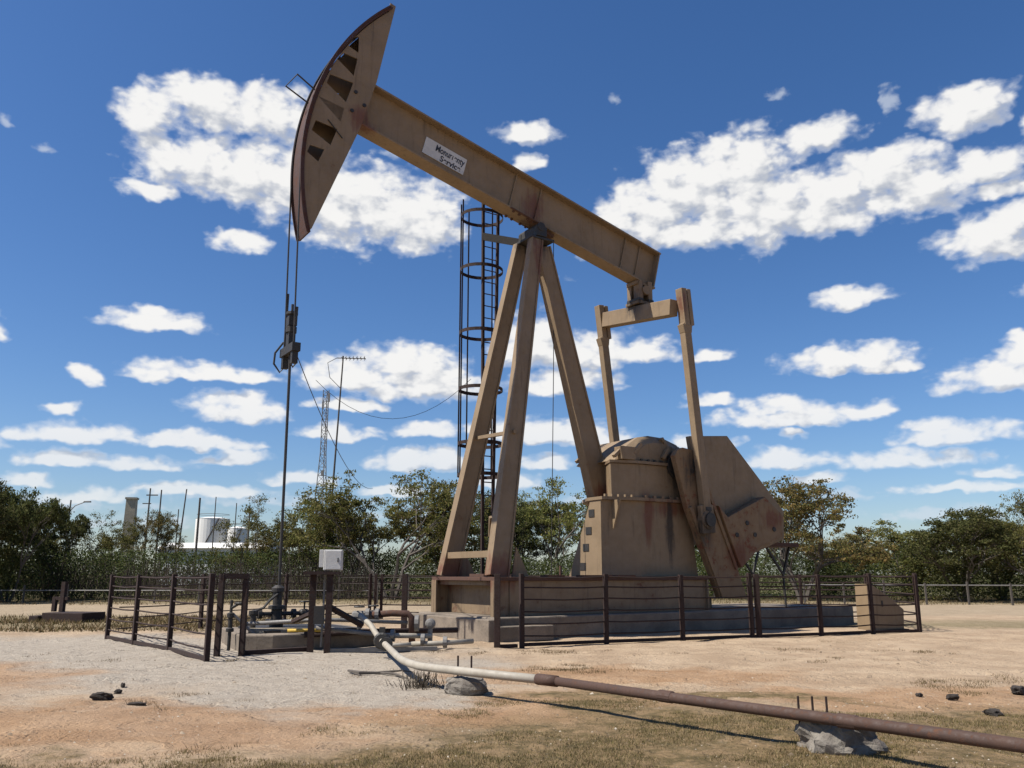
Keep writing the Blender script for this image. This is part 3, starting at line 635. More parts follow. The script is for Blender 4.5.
def lump(name, label, cat, c, d, mt, seed, rz=0, n=3, rough=.16):
    bm = bmesh.new(); bmesh.ops.create_cube(bm, size=1); bmesh.ops.subdivide_edges(bm, edges=bm.edges, cuts=n, use_grid_fill=True)
    for v in bm.verts:
        p = v.co; k = Vector((p.x,p.y,p.z)).length; v.co = p*(1-.25*max(0,k-.55)/.3)
        nn = mnoise.noise_vector((p.x*2.3+seed, p.y*2.3, p.z*2.3))*rough + mnoise.noise_vector((p.x*6+seed, p.y*6, p.z*6))*rough*.4
        v.co += nn; v.co = Vector((v.co.x*d[0], v.co.y*d[1], v.co.z*d[2]))
    me = bpy.data.meshes.new(name); bm.to_mesh(me); bm.free(); me.materials.append(M[mt])
    o = bpy.data.objects.new(name, me); COL.objects.link(o); o.location = c; o.rotation_euler = (0,0,rz)
    return tag(o, label, cat) if label else o
t = thing('pipe_support', 'small broken concrete block with two bolts under the white pipe', 'concrete block', (-.62,11.5,0), R(-8))
b1 = lump('block', None, None, (.0,.05,.09), (.52,.3,.24), 'rock', 3, n=8); b1.parent = t
for x in (-.12,.06): build_each(MB().tube([(x,.2,.15),(x,.2,.45)],.014,6), 'bolt', M['rust'], t)
t = thing('pipe_support', 'rough pale concrete lump with three bolts under the rusty pipe', 'concrete block', (2.78,7.82,0), R(-6))
b1 = lump('block', None, None, (.05,.02,.08), (.66,.40,.34), 'rock', 9, n=8, rough=.2); b1.parent = t
for x in (-.27,-.15,-.03): build_each(MB().tube([(x,.06+.0,.2),(x,.06,.45)],.01,6), 'bolt', M['rust'], t)
# rubble and weeds
for k, (lab, x, y, d) in enumerate((('dark clod with a ragged top lying left on the pale pad',-5.05,11.05,(.26,.12,.12)),('small dark clod behind the ragged one',-5.1,11.6,(.1,.08,.07)),
        ('tiny dark stone farthest back in the left group',-5.3,12.2,(.08,.06,.08)),('flat dark strip of bark on the pale pad',-4.40,10.55,(.26,.08,.05)),
        ('dark stone lying at the right photo edge',6.55,11.6,(.3,.16,.13)),('low dark clod right of the orange sand',5.25,9.85,(.22,.13,.09)),('brown clod on sand beyond the rusty pipe',5.45,11.1,(.16,.1,.08)),
        ('small brown stone left of the brown clod on sand',5.1,11.25,(.12,.08,.07)))):
    lump('clod', lab, 'clod', (x,y,d[2]*.22), (d[0]*.85,d[1]*.85,d[2]*.8), 'clod', k*3.1, k, 6, .26)
rng = random.Random(3)
mb = MB(); mb.tube([(0,0,-.05),(.01,0,.05)],.03,6)
for k in range(150):
    a = rng.uniform(0,6.28); r = abs(rng.gauss(0,.16)); x, y = r*math.cos(a)*1.5, r*math.sin(a); h = rng.uniform(.05,.24)
    mb.tube([(x,y,-.02),(x+rng.uniform(-.1,.1),y+rng.uniform(-.1,.1),h)], [.006,.003], 3, False)
o = mb.build('weed', M['twig']); o.location = (-1.22,12.1,0); tag(o, 'dry brown weed clump beside the small concrete block', 'weed', kind='stuff')
# dark soil cracks, stood in for by thin raised tubes in bark material
mb = MB(); pts = [(-2.55,13.9,.03),(-2.3,13.5,.04),(-2.0,13.6,.03),(-1.75,13.35,.04),(-1.5,12.9,.03)]; mb.tube(pts,[.02,.03,.018,.022,.008],5); mb.tube([(-2.1,13.6,.03),(-1.7,13.75,.05),(-1.5,13.7,.03)],[.02,.014,.006],5)
tag(mb.build('soil_cracks', M['bark']), 'dark cracks in the pale ground by the bend in the white pipe', 'cracks')

# tan guard box at the right end
t = thing('belt_guard_box', 'tan steel guard box with sloped top standing at the fence end', 'guard box', (9.62,23.45,0), R(31))
p0 = [(-.0,0),(1.16,0),(1.02,1.5),(.05,1.5)]
prof = [(0,.04),(1.27,.04),(1.33,.55),(.68,.93),(.02,1.24)]
mb = MB(); n_ = len(prof)
mb.add([(p[0],0,p[1]) for p in prof]+[(p[0]*.9+.05,.55,p[1]) for p in prof], [tuple(range(n_)), tuple(range(n_,2*n_))[::-1]]+[(i,(i+1)%n_,n_+(i+1)%n_,n_+i) for i in range(n_)])
mb.build('shell', M['tan'], t, bevel=.01)
MB().box((.42,-.004,.72),(.06,.014,.16)).build('latch', M['dark'], t)
MB().box((.6,.03,.02),(1.5,.25,.05)).build('skid', M['rust'], t)

# left slab with two stub posts
t = thing('rusty_slab', 'low dark rusty slab left of the fence carrying a short two-post stand', 'metal slab', (-14.5,28.6,0), R(-12))
MB().box((.3,0,.15),(1.5,1.1,.28)).box((-.62,-.3,.1),(.34,.8,.2)).build('slab', M['rust'], t, bevel=.02)
MB().bar((-.25,.1,.3),(-.25,.1,1.25),.14,.14).bar((-.55,.1,.3),(-.55,.1,.72),.12,.12).bar((-.62,.1,.72),(-.05,.1,.72),.1,.1,up=(0,0,1)).build('stand', M['rust'], t)

# ------------------------------------------------------------------ far rail fences
def far_fence(label, pts, n, rails, h, mt):
    t = thing('boundary_fence', label, 'fence', (pts[0][0],pts[0][1],0)); a = Vector((0,0,0)); b_ = Vector((pts[1][0]-pts[0][0], pts[1][1]-pts[0][1], 0))
    for i in range(n+1):
        p = a.lerp(b_, i/n); MB().bar((p.x,p.y,-.1),(p.x,p.y,h+random.uniform(-.08,.1)),.08,.08).build('post', M['pole'], t)
    for z in rails: MB().tube([(a.x,a.y,z),(b_.x,b_.y,z)], .028, 6).build('rail', M[mt], t)
far_fence('pale boundary rail fence along the trees on the left', [(-40,47),(-7,45.5)], 14, (.65,), .95, 'steel')
far_fence('grey boundary rail fence in the shade behind the well', [(-10,50.5),(14,52)], 12, (.55,.95,1.3), 1.4, 'pole')
far_fence('grey boundary rail fence sloping off to the right edge', [(15.2,45.5),(32,41)], 9, (.95,), 1.1, 'steel')

# ------------------------------------------------------------------ trees
def grow(seed, height, spread, stems=3, dense=16, leaf=.12, flat=.35, low=0.0, depth=4):
    rng = random.Random(seed); wood = MB(); V = []
    def leaves(p, r, n):
        for _ in range(n):
            d = Vector((rng.gauss(0,1),rng.gauss(0,1),rng.gauss(0,1)*flat)); d *= r*.68; q = p+d
            if q.z < .1: continue
            a = Vector((rng.gauss(0,1),rng.gauss(0,1),rng.gauss(0,.7))).normalized(); b_ = a.orthogonal().normalized(); b_.rotate(Matrix.Rotation(rng.uniform(0,6.28),3,a))
            s_ = leaf*rng.uniform(.55,1.35); w = s_*rng.uniform(.3,.6)
            V.extend([q-a*s_, q+b_*w, q+a*s_, q-b_*w])
    def branch(p, d, L, r, k):
        pts = [p]; q = p.copy(); dd = d.copy()
        for i in range(3):
            dd = (dd+Vector((rng.uniform(-.28,.28),rng.uniform(-.28,.28),rng.uniform(-.12,.16)))).normalized(); q = q+dd*(L/3); pts.append(q.copy())
        wood.tube(pts, [r, r*.85, r*.72, r*.6], 5 if k > 1 else 3, False)
        if k <= 1: leaves(pts[2], L*.45, dense//2)
        if k == 0: leaves(q, L*.6, dense); return
        for j in range(3 if rng.random() < .6 else 2):
            nd = (dd+Vector((rng.uniform(-.9,.9),rng.uniform(-.9,.9),rng.uniform(-.45,.5)))).normalized()
            if nd.z < -.15: nd.z *= .3
            branch(q, nd, L*rng.uniform(.62,.82), r*.58, k-1)
        if k >= 2 and rng.random() < .8:
            nd = (dd+Vector((rng.uniform(-1,1),rng.uniform(-1,1),rng.uniform(-.3,.3)))).normalized(); branch(pts[2], nd, L*.55, r*.45, k-2)
    for s_ in range(stems):
        a = 6.283*s_/stems+rng.uniform(-.5,.5); t_ = rng.uniform(.25,.75); d = Vector((math.cos(a)*t_, math.sin(a)*t_, 1)).normalized()
        branch(Vector((math.cos(a)*.15, math.sin(a)*.15, -.15)), d, height*.34, height*.019, depth)
    if low:
        for _ in range(int(low)):
            a = rng.uniform(0,6.283); r = abs(rng.gauss(0,spread*.55)); leaves(Vector((math.cos(a)*r, math.sin(a)*r, rng.uniform(.2,height*.5))), .55, 14)
    zs = sorted(p.z for p in V); top = zs[int(len(zs)*.995)]; k = height/top
    rs = sorted(math.hypot(p.x,p.y) for p in V); kx = spread/rs[int(len(rs)*.94)]
    V = [(p.x*kx, p.y*kx, p.z*k) for p in V]; wood.v = [(p[0]*kx, p[1]*kx, p[2]*k) for p in wood.v]
    return wood, V
protos = {}
def proto(key, seed, mt, **kw):
    w, V = grow(seed, **kw)
    protos[key] = (w, V, mt)
proto('umbrella', 21, 'leaf',  height=7, spread=3.2, stems=3, dense=19, leaf=.08, flat=.28, depth=5)
proto('umbrella_b', 33, 'leaf', height=7, spread=3.2, stems=3, dense=18, leaf=.08, flat=.32, depth=5)
proto('umbrella_brown', 52, 'leaf3', height=7, spread=3.2, stems=4, dense=16, leaf=.078, flat=.28, depth=5)
proto('loose', 8, 'leaf3', height=7, spread=3.2, stems=3, dense=15, leaf=.076, flat=.28, depth=5)
proto('dense', 5, 'leaf2', height=6, spread=2.8, stems=4, dense=22, leaf=.082, flat=.42, low=260, depth=5)
proto('dense_b', 17, 'leaf2', height=6, spread=2.8, stems=4, dense=21, leaf=.082, flat=.42, low=280, depth=5)
proto('feathery', 41, 'leaf', height=5.5, spread=3, stems=4, dense=16, leaf=.078, flat=.36, low=240, depth=5)
meshes = {}
def tree(key, name, label, x, y, h, w, group='trees along the back of the pad'):
    wd, V, mt = protos[key]; t = thing(name, label, 'tree', (x,y,0), random.uniform(0,6.28), group)
    if key not in meshes:
        tr = wd.build('trunk', M['bark'], t); F = list(range(len(V))); cr = raw_mesh('crown', V, F, 4, M[mt], t); meshes[key] = (tr.data, cr.data)
    else:
        for nm, me in zip(('trunk','crown'), meshes[key]):
            o = bpy.data.objects.new(nm, me); COL.objects.link(o); o.parent = t
    hs = max(p[2] for p in V)*.97; ws = 3.0
    w *= 1.18; t.scale = (w/ws, w/ws, h/hs); return t
TR = [('dense','dark bushy tree second from the left photo edge',-27.7,48.0,6.3,2.9),
 ('dense_b','dark bushy tree cut by the left photo edge',-29.6,46.0,6.7,3.0),
 ('dense','dark bushy tree on the slope right of the left clump top',-28.1,53.0,5.8,2.6),
 ('umbrella_b','small dark tree at the right end of the left clump, under the street lamp',-27.0,56.0,5.6,2.3),
 ('loose','small thin brownish tree in front of the tall poles',-25.5,62.0,6.0,1.6),
 ('umbrella_b','thin spreading tree behind the polished rod',-15.2,57.0,6.6,3.0),
 ('feathery','bushy tree at the foot of the antenna mast',-13.1,60.0,6.6,3.0),
 ('loose','low thin tree right of the white tanks',-18.4,62.0,4.4,1.7),
 ('umbrella','widest umbrella crowned tree left of the ladder',-7.2,52.0,7.7,4.2),
 ('umbrella_b','loose crowned tree between antenna mast and the umbrella crowned tree',-10.6,56.0,7.0,3.0),
 ('feathery','leafy tree behind the front legs of the pump jack',-3.7,55.0,7.2,3.1),
 ('dense_b','leafy tree seen between ladder and rear leg',-.5,60.0,7.0,2.8),
 ('umbrella','spreading tree with leaning trunk left of the gearbox pedestal',3.4,58.0,7.9,3.8),
 ('loose','thin brownish tree behind the near front leg',1.2,63.0,7.0,2.8),
 ('umbrella_b','tree whose crown shows just left of the rear leg foot',7.2,61.0,7.5,2.9),
 ('dense','leafy tree hidden behind the gearbox',11.1,64.0,7.3,3.1),
 ('feathery','leafy tree hidden behind the belt guard',14.9,64.0,7.2,3.1),
 ('umbrella_brown','brownish umbrella tree directly right of the counterweight',16.6,50.0,7.0,3.7),
 ('umbrella','green tree behind the counterweight tip',15.6,57.0,6.8,2.8),
 ('feathery','low feathery bush left of the large bushes on the right',23.8,52.0,4.7,2.9),
 ('dense_b','broad dark bush in the middle of the right tree line',25.3,49.0,5.2,3.6),
 ('feathery','rounded bush right of the broad dark bush',29.1,52.0,5.3,2.8),
 ('umbrella_b','green tree cut by the right photo edge',28.3,46.0,5.9,2.3),
 ('dense','dark tree just outside the right photo edge',32.3,48.0,6.4,3.0),
 ('dense_b','dark tree outside the left photo edge',-34.7,50.0,6.3,3.0),
 ('feathery','low bush in the gap right of the brownish umbrella tree',22.0,60.0,4.2,2.6),
 ('loose','low thin bush farther back in the gap on the right',26.0,63.0,4.5,2.5)]
NAMES = {'umbrella_brown':'acacia_tree','umbrella':'acacia_tree','umbrella_b':'acacia_tree','loose':'thin_tree','dense':'bushy_tree','dense_b':'bushy_tree','feathery':'feathery_tree'}
for k, lab, x, y, h, w in TR: tree(k, NAMES[k], lab, x, y, h, w)
# the thicket between the trees: one mass of undergrowth
def thicket():
    r = np.random.default_rng(2); V = []
    n = 0
    while n < 210000:
        x = r.uniform(-46, 48); y = r.uniform(53, 66) + (-3 if x > 12 else 0) + (-4 if x < -22 else 0)
        top = 2.75 + .9*mnoise.noise((x*.25, y*.12, 4)) + .7*mnoise.noise((x*.9, y*.5, 8))
        if -24 < x < -12: top = 2.9+.25*mnoise.noise((x*.9, y*.5, 8))
        z = top*r.random()**.75
        if z < .05: continue
        n += 1; s_ = r.uniform(.04,.10); a = Vector((r.normal(),r.normal(),r.normal()*.8+.5)).normalized(); b_ = a.orthogonal().normalized()*s_*.45; q = Vector((x,y,z)); a *= s_
        V += [q-a, q+b_, q+a, q-b_]
    n = 0
    while n < 60000:                                    # the scrub carries on to both sides, well outside the picture
        x = r.uniform(45, 130)*(1 if r.random() < .5 else -1); y = r.uniform(56, 72)-abs(x)*.12; top = 2.9+1.2*mnoise.noise((x*.2, y*.12, 4))+.7*mnoise.noise((x*.7, y*.5, 8)); z = top*r.random()**.75
        n += 1; s_ = r.uniform(.10,.22); a = Vector((r.normal(),r.normal(),r.normal()*.8+.5)).normalized(); b_ = a.orthogonal().normalized()*s_*.45; q = Vector((x,y,z)); a *= s_
        V += [q-a, q+b_, q+a, q-b_]
    return raw_mesh('thicket', V, list(range(len(V))), 4, M['reed'])
tag(thicket(), 'dense green undergrowth filling the gaps between the trees', 'undergrowth', kind='stuff')
def twigs():
    r = np.random.default_rng(6); V = []
    for n in range(3000):
        x = r.uniform(-40, -8); y = r.uniform(49.5, 54) + (-2 if x > 12 else 0); h = r.uniform(.5, 2.1); z = r.uniform(0, .8); w = .012; tx, ty = r.normal()*.35, r.normal()*.3
        V += [(x-w,y,z),(x+w,y,z),(x+w*.5+tx,y+ty,z+h),(x-w*.5+tx,y+ty,z+h)]
    return raw_mesh('dry_twigs', V, list(range(len(V))), 4, M['twig'])
tag(twigs(), 'bare grey twigs along the foot of the tree line', 'twigs', kind='stuff')

# ------------------------------------------------------------------ far structures
def tank(label, x, y, r, h):
    t = thing('storage_tank', label, 'tank', (x,y,0), 0, 'white storage tanks')
    MB().lathe((0,0,0), [(r,0),(r,h)], 32).build('shell', M['far'], t, smooth=False)
    MB().lathe((0,0,h+.003), [(r+.05,0),(r*.5,.35),(.1,.5)], 32).build('roof', M['far'], t)
    mb = MB(); pts = [(r*1.01*math.cos(R(a)), r*1.01*math.sin(R(a)), h*(a+150)/100) for a in range(-150,-49,5)]
    mb.tube(pts, .18, 4); mb.build('stair', M['pole'], t)
    mb = MB(); ring_ = [((r-.2)*math.cos(R(a)),(r-.2)*math.sin(R(a)),h+1.0) for a in range(0,361,20)]; mb.tube(ring_, .05, 4, False)
    mb.build('guard_rail', M['pole'], t)
tank('larger white storage tank far behind the left fence', -69.6, 200, 3.8, 14.0)
tank('smaller white storage tank to the right of the larger one', -62.4, 196, 2.2, 11.6)
t = thing('storage_shed', 'long low white building in front of the storage tanks', 'building', (-41.5,124,0))
MB().box((0,0,2.5),(15,8,5.0)).build('wall', M['far'], t)
MB().prism_z([(-7.8,-4.5),(7.8,-4.5),(7.8,4.5),(-7.8,4.5)],5.003,[(-7.6,-.6),(7.6,-.6),(7.6,.6),(-7.6,.6)],5.85).build('roof', M['far'], t)
POLES = [(-47.5,112,12.5,.18,'tall dark pole with crossarm nearest the brick tower'),(-45.9,118,10.2,.14,'short thin pole beside the tall crossarm pole'),(-45.2,110,12.1,.17,'straight dark pole left of the tall middle pole'),
 (-42.7,111,12.3,.16,'tall leaning pole above the white building left end'),(-36.5,100,10.2,.22,'thick dark pole in front of the larger tank'),(-38.1,110,11.2,.12,'thin mast rising behind the larger tank'),
 (-35.4,110,10.4,.12,'thin pole behind the smaller tank'),(-34.3,112,10.3,.12,'thin pole just right of the smaller tank'),(-33.0,108,9.4,.18,'dark pole with small crossarm at right end of the white building')]
for k, (x,y,h,r,lab) in enumerate(POLES):
    t = thing('utility_pole', lab, 'pole', (x,y,0), 0, 'poles by the storage tanks'); lean = (.35 if k == 3 else 0)
    MB().tube([(-lean,0,-.2),(lean,0,h)], [r*.75,r*.5], 7).build('pole', M['pole'], t)
    if k in (0, 8): build_each(MB().box((lean+.3,0,h-.9),(1.5,.12,.14)).box((lean-.3,0,h-2.0),(1.1,.12,.12)), 'crossarm', M['pole'], t)
t = thing('brick_tower', 'slim tan tower with flat top behind the left trees', 'tower', (-80,180,0), .2)
MB().prism_z([(-1.2,-1.2),(1.2,-1.2),(1.2,1.2),(-1.2,1.2)], 0, [(-.95,-.95),(.95,-.95),(.95,.95),(-.95,.95)], 16.8).build('shaft', M['tower'], t)
MB().box((0,0,17.0),(2.3,2.3,.4)).build('cap', M['tower'], t)
t = thing('street_lamp', 'grey street lamp with one curved arm above the left trees', 'street lamp', (-46.43,90,0))
MB().tube([(0,0,0),(0,0,9.1)], [.12,.08], 8).build('pole', M['steel'], t)
MB().tube([(0,0,7.9),(.5,0,8.5),(1.5,0,8.9)], .05, 6).build('arm', M['steel'], t); MB().box((1.75,0,8.92),(.7,.3,.14)).build('lamp_head', M['steel'], t, bevel=.03)
# lattice tower
t = thing('lattice_tower', 'slender grey steel lattice tower left of the antenna mast', 'lattice tower', (-35.7,160,0))
mb = MB(); HT = 36.0
wd = lambda z: .62 if z > 24 else .62+(24-z)/24*1.5
cr = lambda z: [(wd(z)*math.cos(R(a)), wd(z)*math.sin(R(a)), z) for a in (90,210,330)]
for k in range(3):
    pts = [cr(z)[k] for z in (0,8,16,24,30,HT)]; mb.tube(pts, .09, 5)
mb.build('leg', M['steel'], t); mb = MB(); z = 2.0; fl2 = 0
while z < HT-1:
    z2 = z+(1.15 if z > 20 else 1.6); a, b_ = cr(z), cr(min(z2,HT))
    for k in range(3): mb.tube([a[k], b_[(k+1)%3]] if fl2 else [a[(k+1)%3], b_[k]], .05, 4); mb.tube([a[k],a[(k+1)%3]], .04, 4)
    z = z2; fl2 ^= 1
mb.build('bracing', M['steel'], t)
build_each(MB().box((.1,-.5,20),(.5,.4,1.0)).box((.6,-.3,34.5),(.35,.3,1.6)).box((-.5,-.3,33),(.3,.3,1.4)), 'antenna_panel', M['steel'], t)
t = thing('antenna_mast', 'thin dark antenna mast with yagi aerial on top, leaning right', 'antenna mast', (-12.85,60,0))
MB().tube([(0,0,0),(.18,0,6),(.56,0,17.0)], [.09,.075,.05], 8).build('mast', M['pole'], t)
mb = MB().tube([(.1,0,16.85),(2.2,0,16.8)], .035, 5)
for k in range(7): mb.tube([(.5+.27*k,-.35,16.83),(.5+.27*k,.35,16.83)], .02, 4); mb.tube([(.5+.27*k,0,16.65),(.5+.27*k,0,17.0)],.02,4)
mb.build('yagi_antenna', M['pole'], t); MB().tube([(.1,0,16.85),(-.55,0,16.5),(-.35,0,15.4),(.45,0,14.6)],.025,4).build('feed_cable', M['dark'], t)
def sag(a, b_, s_, n=14): return [(a[0]+(b_[0]-a[0])*i/n, a[1]+(b_[1]-a[1])*i/n, a[2]+(b_[2]-a[2])*i/n - s_*4*(i/n)*(1-i/n)) for i in range(n+1)]
c = MB().tube(sag((-5.08,19.5,6.52),(-8.5,52,6.6),.9), .012, 4).build('sensor_cable', M['dark']); tag(c, 'thin dark cable sagging from the carrier bar back to the trees', 'cable')
c = MB().tube(sag((-14.2,60,15.2),(-3.0,60.5,15.4),2.9), .022, 4).build('overhead_wire', M['dark']); tag(c, 'thin overhead wire drooping from antenna mast behind the ladder', 'wire')

# ------------------------------------------------------------------ sky, sun, camera
SUN_EL = R(54); sh = Vector((-.949,-.316,0)); sun_dir = Vector((sh.x*math.cos(SUN_EL), sh.y*math.cos(SUN_EL), math.sin(SUN_EL)))
W = bpy.data.worlds.new('World'); S.world = W; W.use_nodes = True; g = NT(W.node_tree)
for n in list(g.n): g.n.remove(n)
sky = g.new('ShaderNodeTexSky', sky_type='NISHITA'); sky.sun_disc = False; sky.sun_elevation = SUN_EL; sky.sun_rotation = math.atan2(sh.x, sh.y) % (2*math.pi)
sky.altitude = 100; sky.air_density = 1.0; sky.dust_density = .6; sky.ozone_density = 2.5
hs = g.new('ShaderNodeHueSaturation'); hs.inputs['Saturation'].default_value = 1.22; hs.inputs['Value'].default_value = 1.03; g.l.new(sky.outputs[0], hs.inputs['Color'])
D = g.new('ShaderNodeTexCoord').outputs['Generated']; sx = g.new('ShaderNodeSeparateXYZ'); g.put(sx.inputs[0], D)
AZ = g.math('MULTIPLY', g.math('ARCTAN2', sx.outputs[0], sx.outputs[1]), 57.2958); EL = g.math('MULTIPLY', g.math('ARCSINE', sx.outputs[2]), 57.2958)
# cumulus clouds: azimuth, elevation, half width, half height (degrees)
CL=[(-25.2,27.9,2.19,1.36),(-21.8,29.1,3.99,1.50),(-17.6,29.2,3.92,1.53),(-22.7,25.5,3.44,1.65),(-19.1,25.3,4.05,2.06),(-15.1,25.0,4.08,2.61),(-11.6,24.1,5.22,2.66),(-7.7,23.8,3.98,2.44),(-6.0,22.9,2.56,1.56),(-18.8,21.1,1.93,0.69),(-24.7,23.4,1.80,0.53),(9.2,23.6,3.38,1.80),(12.7,24.9,4.29,2.64),(16.4,25.9,3.50,2.33),(17.4,23.3,4.35,2.36),(22.3,23.9,3.86,1.68),(25.2,24.4,3.59,1.52),(28.0,23.1,3.52,1.50),(31.2,23.5,2.68,1.11),(21.9,22.3,4.98,1.09),(13.3,22.2,4.77,0.89),(21.7,27.1,2.68,1.00),(30.5,26.9,2.76,1.37),(30.6,28.1,1.39,0.43),(31.2,19.5,3.26,1.37),(32.4,20.3,2.06,0.90),(22.6,17.1,2.29,0.68),(22.0,13.4,3.94,1.06),(24.6,12.7,1.84,0.67),(30.5,11.6,3.29,1.28),(32.0,12.6,2.00,1.03),(19.0,10.1,5.21,0.95),(17.8,10.7,2.49,0.77),(28.3,8.3,3.27,0.83),(26.5,8.8,1.64,0.54),(25.2,6.9,3.88,0.72),(17.9,7.3,2.94,0.76),(18.3,8.8,1.11,0.32),(19.9,5.9,1.67,0.44),(13.5,14.2,1.58,0.52),(13.4,11.3,1.56,0.59),(1.3,29.1,2.37,0.68),(1.2,27.2,1.32,0.57),(-23.6,15.6,2.95,0.80),(-24.0,16.0,1.47,0.55),(-27.0,11.8,1.10,0.54),(-18.0,10.5,3.23,1.09),(-17.8,11.1,1.56,0.58),(-28.5,9.7,1.17,0.41),(-23.6,12.3,1.75,0.56),(-20.7,12.7,3.64,0.76),(-17.3,12.6,1.52,0.64),(-27.5,8.4,3.55,0.83),(-20.6,8.4,3.58,0.75),(-28.1,6.8,2.90,0.59),(-24.0,6.8,3.28,0.61),(-18.0,7.3,2.21,0.57),(-11.1,13.2,3.67,1.46),(-7.4,14.2,3.97,1.47),(-6.3,12.9,4.78,1.74),(-11.3,11.0,2.51,0.53),(-11.6,9.2,2.49,0.66),(-5.9,9.5,2.57,0.74),(-5.9,7.6,3.69,0.93),(-14.0,6.2,2.16,0.58),(1.6,15.6,2.93,2.15),(5.4,14.8,3.45,1.47),(9.0,14.8,2.58,1.06),(3.3,12.8,4.13,0.94),(2.9,9.5,4.76,1.07),(2.2,7.4,2.03,0.60),(6.0,8.8,2.69,0.73),(-1.5,9.8,2.05,0.81),(-30.1,5.4,1.82,0.57),(-26.6,4.6,3.22,0.47),(-19.8,5.2,4.17,0.50),(29.9,5.9,2.03,0.46),(27.7,5.0,3.16,0.41),(32.1,22.1,1.36,0.56),(32.3,13.4,0.80,0.68),(12.6,8.6,2.59,0.59),(23.2,10.0,1.74,0.49),(-0.8,6.2,2.69,0.60),(8.6,6.7,2.64,0.53),(-7.8,5.4,2.64,0.46),(35.4,25.1,1.97,1.05),(-32.8,7.4,1.93,0.68),(-34.1,14.1,2.41,1.01),(35.1,16.2,2.85,1.10)]
WI=[(18.6,29.9,1.21,0.76),(-31.0,24.5,0.76,0.39),(-33.3,25.6,0.52,0.38),(7.4,30.9,0.59,0.36),(5.6,20.9,2.12,0.59),(2.3,19.9,1.85,0.60),(26.2,28.4,0.84,0.95),(-11.9,23.4,1.38,0.64),(-8.2,27.7,2.16,0.99),(-13.1,26.7,1.74,1.54),(-25.9,23.5,1.77,0.59),(-26.8,4.3,6.94,0.59),(-13.9,4.7,10.11,0.51),(19.8,4.9,7.12,0.56),(27.1,3.6,6.89,0.70),(8.5,4.8,9.18,0.65),(-24.5,3.2,8.28,0.54),(-6.1,3.8,7.92,0.59)]
def cloud_group(name, cl, wi):
    ng = bpy.data.node_groups.new(name, 'ShaderNodeTree')
    ng.interface.new_socket('P', in_out='INPUT', socket_type='NodeSocketVector')
    for k in 'DW': ng.interface.new_socket(k, in_out='OUTPUT', socket_type='NodeSocketFloat')
    q = NT(ng); gi = q.new('NodeGroupInput'); go = q.new('NodeGroupOutput'); P0 = gi.outputs[0]
    wn = q.new('ShaderNodeTexNoise', noise_dimensions='2D'); q.put(wn.inputs['Vector'], q.vmath('MULTIPLY', P0, (1,1.5,0))); wn.inputs['Scale'].default_value = .4; wn.inputs['Detail'].default_value = 3
    wob = q.vmath('SUBTRACT', wn.outputs['Color'], (.5,.5,.5)); Pw = q.vmath('ADD', P0, q.vmath('MULTIPLY', wob, (2.0,1.0,0)))
    def field(lst):
        o = None
        for az, el, ra, re in lst:
            kx, ky = 1/(ra*1.08), 1/(re*1.12)
            if el < 17 and ra > 1.5:                    # low cumulus have flat bases
                e2 = el-re*.4; ky = 1/(re*1.28); v_ = q.vmath('MULTIPLY_ADD', Pw, (kx,ky,0), (-az*kx,-e2*ky,0))
                d = q.vmath('LENGTH', q.vmath('MAXIMUM', v_, q.vmath('MULTIPLY', v_, (1,-2.2,0))))
            else: d = q.vmath('LENGTH', q.vmath('MULTIPLY_ADD', Pw, (kx,ky,0), (-az*kx,-el*ky,0)))
            if o is None: o = d
            else:
                n = q.new('ShaderNodeMath', operation='SMOOTH_MIN'); q.put(n.inputs[0], o); q.put(n.inputs[1], d); n.inputs[2].default_value = .2; o = n.outputs[0]
        return o
    Ps = q.vmath('MULTIPLY', P0, (1,1.6,0))
    f1 = q.noise(Ps, .6, 4, .48, .2); f2 = q.noise(Ps, 2.4, 3, .5, .1)
    for nd_ in q.n:
        if nd_.type == 'TEX_NOISE': nd_.noise_dimensions = '2D'
    def puff(sc_, sm_):
        vo = q.new('ShaderNodeTexVoronoi', feature='SMOOTH_F1', voronoi_dimensions='2D'); q.put(vo.inputs['Vector'], q.vmath('ADD', Ps, q.vmath('MULTIPLY', wob, (1.6,1.6,0))))
        vo.inputs['Scale'].default_value = sc_; vo.inputs['Smoothness'].default_value = sm_; return q.math('SUBTRACT', .42, vo.outputs['Distance'])
    nz_ = q.math('ADD', q.math('MULTIPLY_ADD', q.math('SUBTRACT', f1, .5), 1.25, q.math('MULTIPLY', q.math('SUBTRACT', f2, .5), .36)), q.math('MULTIPLY_ADD', puff(.55,.5), .95, q.math('MULTIPLY', puff(1.5,.8), .42)))
    dC = field(cl); body = q.math('MULTIPLY', q.math('SUBTRACT', .98, q.math('POWER', dC, 1.6)), 1.35)
    q.put(go.inputs['D'], q.math('ADD', body, nz_))
    if wi: q.put(go.inputs['W'], q.math('ADD', q.math('SUBTRACT', .85, field(wi)), q.math('MULTIPLY', nz_, 1.2)))
    return ng
cp = g.new('ShaderNodeCombineXYZ'); g.put(cp.inputs[0], AZ); g.put(cp.inputs[1], EL)
def grp(tree, vec):
    n = g.new('ShaderNodeGroup'); n.node_tree = tree; g.put(n.inputs[0], vec); return n
A = grp(cloud_group('cloud_field', CL, WI), cp.outputs[0])
Bq = grp(cloud_group('cloud_shade', [c for c in CL if c[2]*c[3] > 1.5], None), g.vmath('ADD', cp.outputs[0], (-.6,1.0,0)))
den = A.outputs['D']; alpha = g.math('MULTIPLY', g.ramp(den, -.3, .95), g.ramp(EL, 1, 13, .6, 1.0)); wis = g.math('MULTIPLY', g.ramp(A.outputs['W'], .1, 1.0), .55)
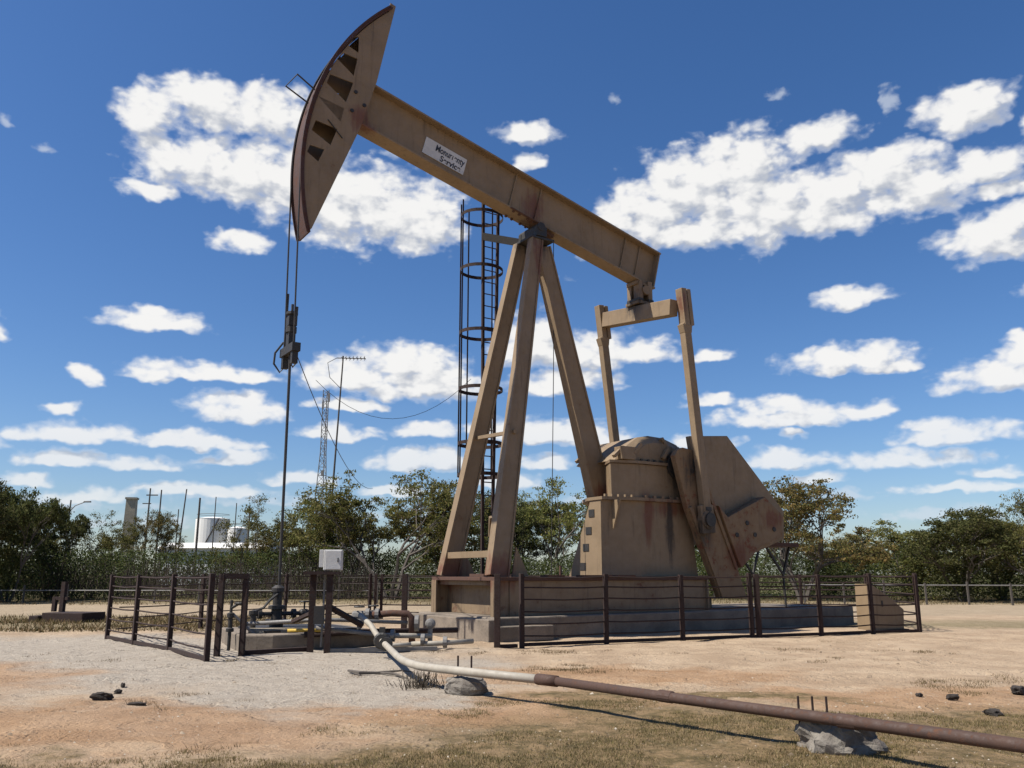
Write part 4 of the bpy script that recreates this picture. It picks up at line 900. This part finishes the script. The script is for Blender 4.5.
# lit tops (thin toward the sun), greyer undersides (thick toward the sun)
lit = g.math('SUBTRACT', den, Bq.outputs['D'])
sh_ = g.ramp(lit, -.85, .4)
ccol = g.mix(sh_, (.58,.61,.67), (1.0,.99,.97))
ccol = g.mix(g.ramp(den, .1, .6), (.82,.87,.95), ccol)
em_sky = g.new('ShaderNodeVectorMath', operation='SCALE'); g.put(em_sky.inputs[0], g.vmath('MULTIPLY', hs.outputs[0], (.95,1.0,1.16))); em_sky.inputs['Scale'].default_value = .067
em_cl = g.new('ShaderNodeVectorMath', operation='SCALE'); g.put(em_cl.inputs[0], ccol); em_cl.inputs['Scale'].default_value = .62
em_w = g.new('ShaderNodeVectorMath', operation='SCALE'); g.put(em_w.inputs[0], (.80,.87,.97)); em_w.inputs['Scale'].default_value = .56
c1 = g.mix(wis, em_sky.outputs[0], em_w.outputs[0]); c2 = g.mix(g.math('MULTIPLY', alpha, .97), c1, em_cl.outputs[0])
bgd = g.new('ShaderNodeBackground'); g.put(bgd.inputs['Color'], c2); bgd.inputs['Strength'].default_value = 1.0
wo = g.new('ShaderNodeOutputWorld'); g.l.new(bgd.outputs[0], wo.inputs[0])
W.cycles.sampling_method = 'MANUAL'; W.cycles.sample_map_resolution = 512
sl_ = bpy.data.lights.new('sun', 'SUN'); sl_.energy = 5.0; sl_.angle = R(.5); sl_.color = (1,.955,.88)
so = bpy.data.objects.new('sun', sl_); COL.objects.link(so); so.rotation_euler = sun_dir.to_track_quat('Z','Y').to_euler(); so.location = (0,0,60)
cam = bpy.data.cameras.new('camera'); co = bpy.data.objects.new('camera', cam); COL.objects.link(co); S.camera = co
cam.sensor_fit = 'HORIZONTAL'; cam.sensor_width = 36; cam.lens = 850/1024*36; cam.clip_end = 9000; cam.clip_start = .1
co.location = (0,0,1.5); co.rotation_euler = (R(90)+math.atan(190/850), 0, 0)
S.view_settings.view_transform = 'Standard'; S.view_settings.look = 'None'; S.view_settings.exposure = 0.60; S.view_settings.gamma = 1; S.view_settings.use_curve_mapping = False
S.render.resolution_x = 1024; S.render.resolution_y = 768
S.cycles.max_bounces = 4; S.cycles.transparent_max_bounces = 8
